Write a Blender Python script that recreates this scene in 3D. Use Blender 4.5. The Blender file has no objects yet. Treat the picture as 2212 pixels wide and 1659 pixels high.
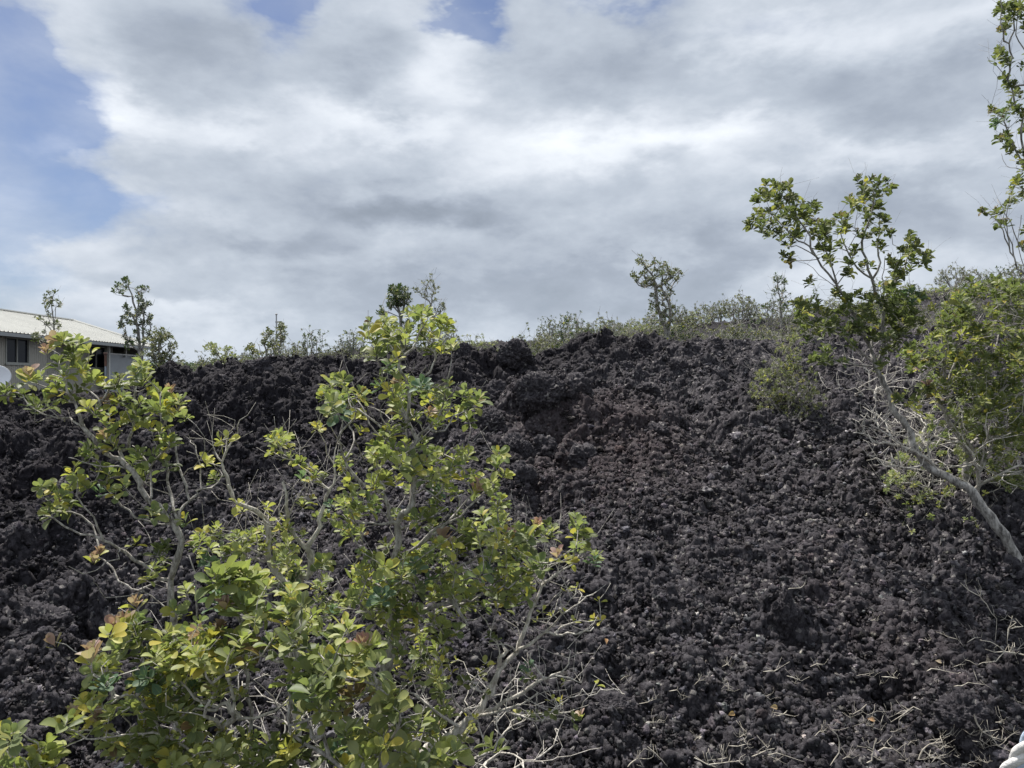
import bpy, math, random
import numpy as np
from mathutils import Vector, Matrix

random.seed(7); RNG = np.random.default_rng(11)
scene = bpy.context.scene
COL = scene.collection
R = math.radians

# ------------------------------------------------------------------ camera, sky, sun, exposure
F = 1609.0; CX, CY = 1106.0, 829.5          # focal length and centre of a 2212 x 1659 picture
cam_d = bpy.data.cameras.new('camera'); cam = bpy.data.objects.new('camera', cam_d); COL.objects.link(cam)
cam_d.sensor_width = 36.0; cam_d.lens = 36.0 * F / 2212.0; cam_d.clip_start = 0.05; cam_d.clip_end = 9000
cam.location = (0, 0, 0); cam.rotation_euler = (R(90), 0, 0)
scene.camera = cam
SUN_EL, SUN_AZ = 63.0, -34.0                 # azimuth from +Y towards +X
sd = bpy.data.lights.new('sun', 'SUN'); so = bpy.data.objects.new('sun', sd); COL.objects.link(so)
sd.energy = 5.0; sd.angle = R(0.9); sd.color = (1.0, 0.955, 0.89)
sv = Vector((math.sin(R(SUN_AZ)) * math.cos(R(SUN_EL)), math.cos(R(SUN_AZ)) * math.cos(R(SUN_EL)), math.sin(R(SUN_EL))))
so.rotation_euler = sv.to_track_quat('Z', 'Y').to_euler()
scene.view_settings.view_transform = 'Standard'; scene.view_settings.look = 'None'
scene.view_settings.exposure = 0.5; scene.view_settings.gamma = 1.0

def D(x, y, d):
    return Vector(((x - CX) / F * d, d, (CY - y) / F * d))

class NT:
    """small helper for node trees"""
    def __init__(s, tree): s.t = tree; s.t.nodes.clear()
    def n(s, kind, **kw):
        nd = s.t.nodes.new(kind)
        for k, v in kw.items(): setattr(nd, k, v)
        return nd
    def put(s, sock, v):
        if isinstance(v, bpy.types.NodeSocket): s.t.links.new(v, sock)
        elif v is not None: sock.default_value = v
    def m(s, op, a, b=None, c=None, clamp=False):
        nd = s.n('ShaderNodeMath', operation=op, use_clamp=clamp)
        s.put(nd.inputs[0], a); s.put(nd.inputs[1], b); s.put(nd.inputs[2], c)
        return nd.outputs[0]
    def ramp(s, f, stops, interp='LINEAR'):
        nd = s.n('ShaderNodeValToRGB'); s.put(nd.inputs[0], f); cr = nd.color_ramp; cr.interpolation = interp
        while len(cr.elements) > 1: cr.elements.remove(cr.elements[0])
        for i, (p, c) in enumerate(stops):
            e = cr.elements[0] if i == 0 else cr.elements.new(p)
            e.position = p; e.color = (*c, 1) if len(c) == 3 else c
        return nd.outputs[0]
    def noise(s, vec, scale, detail=4, rough=.5, dist=0, out=0):
        nd = s.n('ShaderNodeTexNoise'); s.put(nd.inputs['Vector'], vec)
        nd.inputs['Scale'].default_value = scale; nd.inputs['Detail'].default_value = detail
        nd.inputs['Roughness'].default_value = rough; nd.inputs['Distortion'].default_value = dist
        return nd.outputs[out]
    def mix(s, f, a, b, mode='MIX'):
        nd = s.n('ShaderNodeMix', data_type='RGBA', blend_type=mode); s.put(nd.inputs[0], f)
        s.put(nd.inputs[6], a if not isinstance(a, tuple) or len(a) == 4 else (*a, 1))
        s.put(nd.inputs[7], b if not isinstance(b, tuple) or len(b) == 4 else (*b, 1))
        return nd.outputs[2]

def build_world():
    w = bpy.data.worlds.new('World'); scene.world = w; w.use_nodes = True
    t = NT(w.node_tree)
    tc = t.n('ShaderNodeTexCoord'); V = tc.outputs['Generated']
    sky = t.n('ShaderNodeTexSky', sky_type='NISHITA', sun_disc=False)
    sky.sun_elevation = R(SUN_EL); sky.sun_rotation = R(SUN_AZ); sky.altitude = 200; sky.dust_density = 1.2
    sp = t.n('ShaderNodeSeparateXYZ'); t.put(sp.inputs[0], V); X, Y, Z = sp.outputs
    # the cloud layer seen as a flat deck overhead: coordinates X/(Z+k), Y/(Z+k)
    den = t.m('ADD', t.m('MAXIMUM', Z, 0.0), 0.62)
    cb = t.n('ShaderNodeCombineXYZ'); t.put(cb.inputs[0], t.m('DIVIDE', X, den)); t.put(cb.inputs[1], t.m('DIVIDE', Y, den))
    t.put(cb.inputs[2], t.m('MULTIPLY', Z, 1.7)); P = cb.outputs[0]
    wn = t.noise(P, 2.1, 6, .58, 0, 1)
    ws = t.n('ShaderNodeSeparateXYZ'); t.put(ws.inputs[0], wn)
    wn2 = t.noise(P, 7.0, 5, .6, 0, 1)
    ws2 = t.n('ShaderNodeSeparateXYZ'); t.put(ws2.inputs[0], wn2)
    def warp(o1, o2, a, b): return t.m('ADD', t.m('MULTIPLY', t.m('SUBTRACT', o1, .5), a), t.m('MULTIPLY', t.m('SUBTRACT', o2, .5), b))
    A = t.m('ADD', t.m('ARCTAN2', X, Y), warp(ws.outputs[0], ws2.outputs[0], .26, .17))
    E = t.m('ADD', t.m('ARCSINE', Z), warp(ws.outputs[1], ws2.outputs[1], .20, .13))
    def g(x, y, sx, sy, amp):
        d = D(x, y, 1).normalized(); a = math.atan2(d.x, d.y); e = math.asin(d.z)
        q = t.m('ADD', t.m('POWER', t.m('DIVIDE', t.m('SUBTRACT', A, a), sx / F), 2.0), t.m('POWER', t.m('DIVIDE', t.m('SUBTRACT', E, e), sy / F), 2.0))
        return t.m('MULTIPLY', t.m('POWER', 2.718, t.m('MULTIPLY', q, -1.0)), amp)
    def gsum(L):
        o = None
        for a in L: o = g(*a) if o is None else t.m('ADD', o, g(*a))
        return o
    blue = gsum([(-10, 190, 120, 130, 1.2), (30, 60, 45, 60, .7), (-10, 420, 150, 90, .85), (615, 10, 62, 60, .9), (1035, 58, 60, 34, 1.05),
                 (1340, -30, 120, 40, .8), (-20, 590, 220, 100, .62), (220, 430, 130, 45, .6), (560, -20, 90, 40, .5), (-420, 300, 200, 500, .9), (180, 250, 50, 25, .3)])
    dark = gsum([(890, 450, 180, 58, .9), (640, 530, 140, 40, .5), (820, 640, 260, 45, .42), (1280, 610, 300, 60, .50), (400, 110, 130, 65, .42),
                 (1380, 130, 260, 75, .50), (1980, 230, 230, 110, .42), (830, 110, 130, 60, .42), (1950, 480, 240, 60, .35), (560, 330, 110, 60, .28),
                 (1330, 420, 200, 70, .25), (1500, 560, 250, 50, .3), (300, 620, 160, 30, .2), (1700, 250, 140, 60, .2)])
    light = gsum([(215, 185, 90, 45, .5), (90, 285, 60, 28, .5), (850, 235, 170, 38, .45), (1250, 300, 240, 40, .35), (1560, 315, 170, 40, .45), (1640, 70, 230, 60, .5),
                  (420, 680, 160, 30, .35), (120, 620, 110, 30, .25), (1880, 360, 220, 36, .35), (1020, 130, 80, 40, .3), (2080, 40, 150, 50, .3), (1680, 620, 220, 45, .25),
                  (520, 240, 120, 40, .3), (220, 430, 180, 30, .2)])
    n1 = t.noise(P, 4.2, 9, .54, .15); n2 = t.noise(P, 12.0, 8, .58, .15)
    nn = t.m('ADD', t.m('MULTIPLY', t.m('SUBTRACT', n1, .5), .92), t.m('MULTIPLY', t.m('SUBTRACT', n2, .5), .50))
    br = t.m('ADD', t.m('ADD', t.m('SUBTRACT', t.m('MULTIPLY', light, .9), t.m('MULTIPLY', dark, .66)), .58), nn)
    cc = t.ramp(t.m('MULTIPLY', br, .62, None), [(0.0, (.235, .27, .325)), (.16, (.30, .34, .405)), (.31, (.40, .445, .51)), (.48, (.55, .59, .65)), (.70, (.72, .755, .80)), (1, (.85, .87, .9))])
    cov = t.m('SUBTRACT', 1.0, t.m('SMOOTH_MAX', t.m('MULTIPLY', t.m('SUBTRACT', t.m('ADD', blue, t.m('MULTIPLY', nn, -1.25)), .22), 1.45), 0.0, .2), clamp=True)
    cov = t.m('MAXIMUM', cov, t.m('MULTIPLY', t.m('SUBTRACT', n1, .32), 1.5, clamp=True))
    # lower haze band near the horizon
    hz = t.m('SUBTRACT', 1.0, t.m('MULTIPLY', t.m('ABSOLUTE', Z), 6.0), clamp=True)
    cloud = t.mix(t.m('MULTIPLY', hz, .55), cc, (.43, .485, .55, 1))
    skyc = t.mix(1.0, sky.outputs[0], (.96, 1.0, 1.17, 1), 'MULTIPLY')
    sk = t.n('ShaderNodeVectorMath', operation='SCALE'); t.put(sk.inputs[0], skyc); sk.inputs[3].default_value = .56
    cl = t.n('ShaderNodeVectorMath', operation='SCALE'); t.put(cl.inputs[0], cloud); cl.inputs[3].default_value = 9.6
    tot = t.mix(cov, sk.outputs[0], cl.outputs[0])
    bg = t.n('ShaderNodeBackground'); t.put(bg.inputs[0], tot); bg.inputs[1].default_value = .1
    out = t.n('ShaderNodeOutputWorld'); t.put(out.inputs[0], bg.outputs[0])
build_world()

# ------------------------------------------------------------------ helpers
def material(name):
    m = bpy.data.materials.new(name); m.use_nodes = True; return m, NT(m.node_tree)

def simple(name, col, rough=.6, metal=0, nscale=0, namt=.0, bump=0, bscale=40):
    m, t = material(name); b = t.n('ShaderNodeBsdfPrincipled'); o = t.n('ShaderNodeOutputMaterial'); t.put(o.inputs[0], b.outputs[0])
    tc = t.n('ShaderNodeTexCoord').outputs['Object']; c = (*col, 1)
    if nscale:
        f = t.noise(tc, nscale, 5, .6)
        c = t.mix(t.m('MULTIPLY', t.m('SUBTRACT', f, .35), 2.2, clamp=True), tuple(x * (1 - namt) for x in col), tuple(min(1, x * (1 + namt)) for x in col))
    t.put(b.inputs['Base Color'], c); b.inputs['Roughness'].default_value = rough; b.inputs['Metallic'].default_value = metal
    if bump:
        bn = t.n('ShaderNodeBump'); bn.inputs['Strength'].default_value = bump; bn.inputs['Distance'].default_value = .02
        t.put(bn.inputs['Height'], t.noise(tc, bscale, 5, .6)); t.put(b.inputs['Normal'], bn.outputs[0])
    return m

def np_mesh(name, verts, faces, mat, parent=None, smooth=False, cols=None, uv=None):
    """faces: (N,k) array or list of such arrays"""
    if isinstance(faces, np.ndarray): faces = [faces]
    faces = [f for f in faces if len(f)]
    me = bpy.data.meshes.new(name); verts = np.asarray(verts, dtype=np.float32)
    me.vertices.add(len(verts)); me.vertices.foreach_set('co', verts.ravel())
    loops = np.concatenate([f.ravel() for f in faces]).astype(np.int32)
    tot = np.concatenate([np.full(len(f), f.shape[1], dtype=np.int32) for f in faces])
    st = np.concatenate([[0], np.cumsum(tot)[:-1]]).astype(np.int32)
    me.loops.add(len(loops)); me.loops.foreach_set('vertex_index', loops)
    me.polygons.add(len(tot)); me.polygons.foreach_set('loop_start', st); me.polygons.foreach_set('loop_total', tot)
    if smooth: me.polygons.foreach_set('use_smooth', np.ones(len(tot), dtype=bool))
    if cols is not None:
        ca = me.color_attributes.new('tint', 'FLOAT_COLOR', 'POINT')
        c4 = np.ones((len(verts), 4), dtype=np.float32); c4[:, :3] = cols; ca.data.foreach_set('color', c4.ravel())
    if uv is not None:
        ul = me.uv_layers.new(name='uv'); ul.data.foreach_set('uv', uv[loops].astype(np.float32).ravel())
    me.update(); me.validate()
    if mat: me.materials.append(mat)
    o = bpy.data.objects.new(name, me); COL.objects.link(o)
    if parent: o.parent = parent; o.matrix_parent_inverse = Matrix.Translation(-Vector(parent.location))
    return o

def tag(o, label=None, cat=None, group=None, kind=None):
    if label: o['label'] = label
    if cat: o['category'] = cat
    if group: o['group'] = group
    if kind: o['kind'] = kind
    return o

def thing(name, loc, label, cat, group=None):
    o = bpy.data.objects.new(name, None); COL.objects.link(o); o.location = loc; o.empty_display_size = .1
    return tag(o, label, cat, group)

class MB:
    def __init__(s): s.v = []; s.f = []
    def add(s, vs, fs):
        o = len(s.v); s.v += [tuple(v) for v in vs]; s.f += [tuple(i + o for i in f) for f in fs]
    def box(s, a, b):
        x0, y0, z0 = a; x1, y1, z1 = b
        s.add([(x0, y0, z0), (x1, y0, z0), (x1, y1, z0), (x0, y1, z0), (x0, y0, z1), (x1, y0, z1), (x1, y1, z1), (x0, y1, z1)],
              [(0, 3, 2, 1), (4, 5, 6, 7), (0, 1, 5, 4), (1, 2, 6, 5), (2, 3, 7, 6), (3, 0, 4, 7)])
    def tube(s, pts, rad, n=8, cap=True):
        pts = [Vector(p) for p in pts]; base = len(s.v)
        if not hasattr(rad, '__len__'): rad = [rad] * len(pts)
        T = (pts[1] - pts[0]).normalized(); U = T.orthogonal().normalized()
        for i, p in enumerate(pts):
            T2 = (pts[min(i + 1, len(pts) - 1)] - pts[max(i - 1, 0)]).normalized()
            U = (U - T2 * U.dot(T2)).normalized(); W = T2.cross(U)
            for k in range(n):
                a = 2 * math.pi * k / n; q = p + (U * math.cos(a) + W * math.sin(a)) * rad[i]; s.v.append(tuple(q))
        for i in range(len(pts) - 1):
            for k in range(n):
                a = base + i * n + k; b = base + i * n + (k + 1) % n; s.f.append((a, b, b + n, a + n))
        if cap:
            s.f.append(tuple(base + k for k in reversed(range(n)))); e = base + (len(pts) - 1) * n; s.f.append(tuple(e + k for k in range(n)))
    def build(s, name, mat, parent=None, smooth=False, bevel=0):
        me = bpy.data.meshes.new(name); me.from_pydata(s.v, [], s.f); me.update()
        if smooth: me.polygons.foreach_set('use_smooth', [True] * len(me.polygons))
        me.materials.append(mat); o = bpy.data.objects.new(name, me); COL.objects.link(o)
        if bevel:
            bv = o.modifiers.new('bevel', 'BEVEL'); bv.width = bevel; bv.segments = 2
        if parent: o.parent = parent; o.matrix_parent_inverse = Matrix.Translation(-Vector(parent.location))
        return o

# ------------------------------------------------------------------ numpy noise
def _h(ix, iy, seed):
    n = (ix.astype(np.int64) * 374761393 + iy.astype(np.int64) * 668265263 + seed * 2246822519) & 0xffffffff
    n = ((n ^ (n >> 13)) * 1274126177) & 0xffffffff
    n = n ^ (n >> 16)
    return (n & 0xffffff) / float(0x1000000)
def perlin(x, y, seed=0):
    xi = np.floor(x); yi = np.floor(y); fx = x - xi; fy = y - yi
    u = fx * fx * fx * (fx * (fx * 6 - 15) + 10); v = fy * fy * fy * (fy * (fy * 6 - 15) + 10)
    def g(dx, dy):
        a = _h(xi + dx, yi + dy, seed) * 2 * np.pi
        return np.cos(a) * (fx - dx) + np.sin(a) * (fy - dy)
    return ((g(0, 0) * (1 - u) + g(1, 0) * u) * (1 - v) + (g(0, 1) * (1 - u) + g(1, 1) * u) * v) * 1.5
def perlin3(x, y, z, seed=0):
    xi = np.floor(x); yi = np.floor(y); zi = np.floor(z); fx = x - xi; fy = y - yi; fz = z - zi
    u, v, w = (f * f * (3 - 2 * f) for f in (fx, fy, fz)); o = 0
    for dx in (0, 1):
        for dy in (0, 1):
            for dz in (0, 1):
                hsh = _h(xi + dx + (zi + dz) * 57, yi + dy + (zi + dz) * 131, seed); a = hsh * 6.2832; c = (hsh * 977.0) % 2 - 1
                r = np.sqrt(1 - c * c) if True else 0
                o = o + (np.cos(a) * r * (fx - dx) + np.sin(a) * r * (fy - dy) + c * (fz - dz)) * (u if dx else 1 - u) * (v if dy else 1 - v) * (w if dz else 1 - w)
    return o * 1.6
def fbm(x, y, seed, octs=4, gain=.5):
    a = 1; o = 0
    for i in range(octs): o = o + a * perlin(x * 2 ** i, y * 2 ** i, seed + i); a *= gain
    return o
def worley(x, y, seed=0):
    xi = np.floor(x); yi = np.floor(y); f1 = np.full(x.shape, 9.0); f2 = f1.copy(); idv = np.zeros(x.shape)
    for dx in (-1, 0, 1):
        for dy in (-1, 0, 1):
            cx = xi + dx; cy = yi + dy
            d = np.hypot(cx + _h(cx, cy, seed) - x, cy + _h(cx, cy, seed + 7) - y)
            nearer = d < f1
            f2 = np.where(nearer, f1, np.minimum(f2, d)); idv = np.where(nearer, _h(cx, cy, seed + 13), idv); f1 = np.where(nearer, d, f1)
    return f1, f2, idv

# ------------------------------------------------------------------ terrain height
CR = np.array([(-900, 900, 18), (-300, 880, 17), (0, 868, 16), (240, 852, 15), (330, 842, 14.5), (372, 816, 14), (450, 810, 14), (560, 794, 14), (640, 776, 14), (760, 781, 13.5),
               (900, 783, 13), (1040, 780, 12.5), (1120, 784, 12.5), (1200, 764, 13), (1320, 746, 13.5), (1450, 749, 13.5), (1560, 746, 13.5), (1680, 736, 14), (1800, 738, 14),
               (1950, 722, 14.5), (2212, 690, 15), (2700, 640, 16), (3400, 600, 18)], float)
R2 = np.array([(-900, -.6), (0, -.55), (330, -.4), (400, .0), (450, .3), (560, .5), (700, .85), (1000, 1.12), (1300, 1.3), (1450, 1.65), (1700, 1.95), (2050, 2.75), (2212, 3.0), (2700, 3.6), (3400, 4)], float)
BUMPS = []
def macro(X, Y):
    d = np.maximum(Y, .6) + .0; xd = np.clip(CX + X / d * F, -900, 3400)
    yc = np.interp(xd, CR[:, 0], CR[:, 1]); dc = np.interp(xd, CR[:, 0], CR[:, 2]); zc = (CY - yc) / F * dc
    z2 = np.interp(xd, R2[:, 0], R2[:, 1])
    zb = -2.15; d0 = 3.6
    t = np.clip((d - d0) / (dc - d0), 0, 1)
    z = zb + (zc - zb) * t
    post = np.clip((d - dc) / 2.5, 0, 1); post = post * post * (3 - 2 * post)
    lvl = zc - .45 * post
    t2 = np.clip((d - dc - 2.0) / (22 - dc - 2.0), 0, 1); t2 = t2 * t2 * (3 - 2 * t2)
    after = lvl * (1 - t2) + z2 * t2
    t3 = np.clip((d - 24) / 50, 0, 1); t3 = t3 * t3 * (3 - 2 * t3)
    after = after * (1 - t3) + (-1.2) * t3
    z = np.where(d > dc, after, z)
    for bx, by, br, ba in BUMPS:
        q = ((X - bx) ** 2 + (Y - by) ** 2) / br ** 2
        z = z + ba * np.exp(-q ** 1.3)
    return z
def ground_hit(x, y, dmin=3.0, dmax=40):
    d = np.linspace(dmin, dmax, 1600); X = (x - CX) / F * d; z = macro(X, d); ray = (CY - y) / F * d
    k = np.argmax(z >= ray); k = k if z[k] >= ray[k] else len(d) - 1
    return Vector((X[k], d[k], z[k]))
_b = []
for x, y, br, ba in [(120, 1180, .75, .34), (225, 1335, .34, -.42), (330, 1400, .5, -.3), (70, 1120, .5, -.34), (20, 980, .5, .3), (190, 1010, .6, .22), (480, 900, .7, .22), (430, 980, .5, -.25),
                     (120, 900, .9, -.2), (600, 880, .5, .2), (1105, 815, .38, .30), (1165, 890, .42, .34), (1080, 905, .35, .25), (1010, 800, .25, .18), (1235, 925, .40, .26),
                     (1190, 985, .5, -.12), (1290, 985, .45, -.1), (1350, 900, .6, .15), (1480, 830, .4, .2), (1520, 930, .3, -.25), (1590, 985, .3, -.3), (1640, 880, .45, .18),
                     (1420, 1100, .5, .14), (1180, 1080, .4, -.25), (1390, 1240, .35, .12), (1700, 1350, .25, .2), (1720, 1390, .2, -.2), (1480, 1480, .3, .16), (2060, 1560, .4, .26),
                     (1960, 1500, .3, -.18), (2000, 1350, .4, .1), (80, 1500, .4, .2), (240, 1560, .3, -.25), (1300, 1330, .3, -.15), (1940, 1200, .4, -.2), (2160, 1470, .4, .22), (700, 1000, .6, -.2)]:
    h = ground_hit(x, y); _b.append((h.x, h.y, br * max(.75, h.y / 9), ba))
BUMPS += _b

def rough(X, Y):
    """0 smooth fine clinker .. 1 blocky"""
    d = np.maximum(Y, 1); xd = CX + X / d * F
    r = .42 + .55 * np.exp(-((xd - 150) / 420) ** 2) + .65 * np.exp(-((d - 12) / 3.2) ** 2)
    return np.clip(r + .45 * perlin(X * .35, Y * .35, 91), .25, 1.35)
def detail(X, Y):
    rg = rough(X, Y)
    wx = X + .16 * perlin(X * 2.2, Y * 2.2, 3); wy = Y + .16 * perlin(X * 2.2 + 9, Y * 2.2, 4)
    z = .20 * rg * fbm(X * .95, Y * .95, 10, 3, .5)
    z += .15 * rg * (.5 - np.abs(perlin(wx * 2.3, wy * 2.3, 21)) * 1.6)
    f1, f2, i1 = worley(wx * 2.7, wy * 2.7, 33)
    z += .17 * rg * (i1 - .45) * np.clip((f2 - f1) * 3.2, 0, 1)
    wx2 = wx + .035 * perlin(X * 9, Y * 9, 5); wy2 = wy + .035 * perlin(X * 9 + 4, Y * 9, 6)
    f1, f2, i2 = worley(wx2 * 8.0, wy2 * 8.0, 44)
    z += .062 * (i2 - .4) * np.clip((f2 - f1) * 3, 0, 1) + .035 * np.clip(.6 - f1, 0, 1)
    return z, wx2, wy2
def micro(X, Y, wx2, wy2):
    f1, f2, i3 = worley(wx2 * 19 + .3 * perlin(X * 30, Y * 30, 8), wy2 * 19 + .3 * perlin(X * 30, Y * 30 + 7, 9), 55)
    z = .032 * (i3 - .3) * np.clip((f2 - f1) * 3.5, 0, 1)
    z += .018 * fbm(X * 34, Y * 34, 60, 3, .6)
    return z
def surf_z(X, Y):
    X = np.atleast_1d(np.asarray(X, float)); Y = np.atleast_1d(np.asarray(Y, float))
    dz, a, b = detail(X, Y); return macro(X, Y) + dz + micro(X, Y, a, b)

# ------------------------------------------------------------------ lava material
def lava_mat(name, tinted=False, fine=1.0):
    m, t = material(name)
    tc = t.n('ShaderNodeTexCoord').outputs['Object']
    b = t.n('ShaderNodeBsdfPrincipled'); o = t.n('ShaderNodeOutputMaterial'); t.put(o.inputs[0], b.outputs[0])
    n1 = t.noise(tc, 1.1, 5, .6); n2 = t.noise(tc, 34, 7, .78); n3 = t.noise(tc, 7, 5, .65)
    vo = t.n('ShaderNodeTexVoronoi'); t.put(vo.inputs['Vector'], tc); vo.inputs['Scale'].default_value = 34 * fine
    vs = t.n('ShaderNodeSeparateColor'); t.put(vs.inputs[0], vo.outputs['Color'])
    base = t.ramp(n2, [(.32, (.012, .0108, .0138)), (.47, (.027, .0245, .0295)), (.57, (.053, .0485, .055)), (.67, (.105, .097, .105)), (.78, (.18, .170, .174))])
    grey = t.mix(t.m('MULTIPLY', t.m('SUBTRACT', n3, .42), 3.2, clamp=True), base, (.046, .042, .048, 1))
    # individual clinkers weathered grey-brown, a few with pale lichen
    c2 = t.mix(t.m('MULTIPLY', t.m('GREATER_THAN', vs.outputs[0], .70), .6), grey, (.098, .091, .098, 1))
    c3 = t.mix(t.m('MULTIPLY', t.m('GREATER_THAN', vs.outputs[1], .965), .7), c2, (.25, .235, .225, 1))
    # oxidised red-brown zones
    red = t.m('MULTIPLY', t.m('SUBTRACT', t.noise(tc, .55, 4, .55), .53), 6.0, clamp=True)
    sp = t.n('ShaderNodeSeparateXYZ'); t.put(sp.inputs[0], tc)
    hit = ground_hit(1290, 950)
    q = t.m('ADD', t.m('POWER', t.m('DIVIDE', t.m('SUBTRACT', sp.outputs[0], hit.x), 1.0), 2.0), t.m('POWER', t.m('DIVIDE', t.m('SUBTRACT', sp.outputs[1], hit.y), 1.5), 2.0))
    spot = t.m('MULTIPLY', t.m('POWER', 2.718, t.m('MULTIPLY', q, -1.0)), 1.5, clamp=True)
    rr = t.m('MULTIPLY', t.m('MAXIMUM', t.m('MULTIPLY', red, .28), t.m('MULTIPLY', spot, .6)), t.m('MULTIPLY', n3, 1.15), clamp=True)
    c4 = t.mix(rr, c3, (.050, .031, .030, 1))
    shade_zone = t.m('ADD', t.m('MULTIPLY', t.m('SUBTRACT', sp.outputs[1], 8.8), .45), t.m('MULTIPLY', t.m('ADD', sp.outputs[0], .6), -.42))  # shading of the rough crest and left side painted in as darker albedo
    shade_zone = t.m('ADD', shade_zone, t.m('MULTIPLY', t.m('SUBTRACT', t.noise(tc, .9, 5, .6), .5), 2.6)); shade_zone = t.m('MULTIPLY', shade_zone, 1.0, clamp=True)
    c4 = t.mix(t.m('MULTIPLY', shade_zone, .9), c4, t.mix(1.0, c4, (.30, .285, .33, 1), 'MULTIPLY'))
    if tinted: c4 = t.mix(1.0, c4, t.n('ShaderNodeAttribute', attribute_name='tint').outputs['Color'], 'MULTIPLY')
    t.put(b.inputs['Base Color'], c4); b.inputs['Roughness'].default_value = .92; b.inputs['Specular IOR Level'].default_value = .25
    bn = t.n('ShaderNodeBump'); bn.inputs['Strength'].default_value = 1.0; bn.inputs['Distance'].default_value = .010
    t.put(bn.inputs['Height'], t.m('ADD', t.noise(tc, 70, 6, .75), t.m('MULTIPLY', t.noise(tc, 190, 4, .7), .45)))
    t.put(b.inputs['Normal'], bn.outputs[0])
    return m
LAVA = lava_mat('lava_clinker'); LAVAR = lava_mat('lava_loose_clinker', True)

def build_terrain():
    na = 1150; A = np.linspace(-R(46), R(46), na)
    rows = np.concatenate([np.exp(np.linspace(math.log(1.2), math.log(3.4), 60, endpoint=False)), np.exp(np.linspace(math.log(3.4), math.log(17.5), 1050, endpoint=False)), np.exp(np.linspace(math.log(17.5), math.log(95), 230))])
    T, Yv = np.meshgrid(np.tan(A), rows); X = T * Yv; Y = Yv.copy()
    dz, a, b = detail(X, Y); mz = micro(X, Y, a, b)
    fade = np.clip((60 - Y) / 40, 0, 1)
    Z = macro(X, Y) + (dz + mz) * fade
    near = np.clip((22 - Y) / 6, 0, 1)
    # sideways displacement gives the crust its overhangs
    X2 = X + near * (.055 * perlin(X * 6, Y * 6, 71) + .022 * perlin(X * 19, Y * 19, 73))
    Y2 = Y - near * (.075 * np.clip(dz * 3.0, -.6, 1.2) + .022 * perlin(X * 19, Y * 19, 74))
    gy = np.stack([np.gradient(q, axis=0) for q in (X2, Y2, Z)], -1); gx = np.stack([np.gradient(q, axis=1) for q in (X2, Y2, Z)], -1)
    Nn = np.cross(gx, gy); Nn /= np.maximum(np.linalg.norm(Nn, axis=-1), 1e-9)[..., None]
    d3 = .055 * (.32 - np.abs(perlin3(X2 * 7, Y2 * 7, Z * 7, 81)) * 1.3) + .040 * (.3 - np.abs(perlin3(X2 * 17, Y2 * 17, Z * 17, 82)) * 1.3) + .024 * (.3 - np.abs(perlin3(X2 * 40, Y2 * 40, Z * 40, 83)) * 1.3)
    d3 = d3 * near; X2 = X2 + Nn[..., 0] * d3; Y2 = Y2 + Nn[..., 1] * d3; Z = Z + Nn[..., 2] * d3
    nr = len(rows); idx = np.arange(nr * na).reshape(nr, na)
    f = np.stack([idx[:-1, :-1], idx[:-1, 1:], idx[1:, 1:], idx[1:, :-1]], -1).reshape(-1, 4)
    v = np.stack([X2, Y2, Z], -1).reshape(-1, 3)
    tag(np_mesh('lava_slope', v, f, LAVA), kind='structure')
build_terrain()

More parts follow.
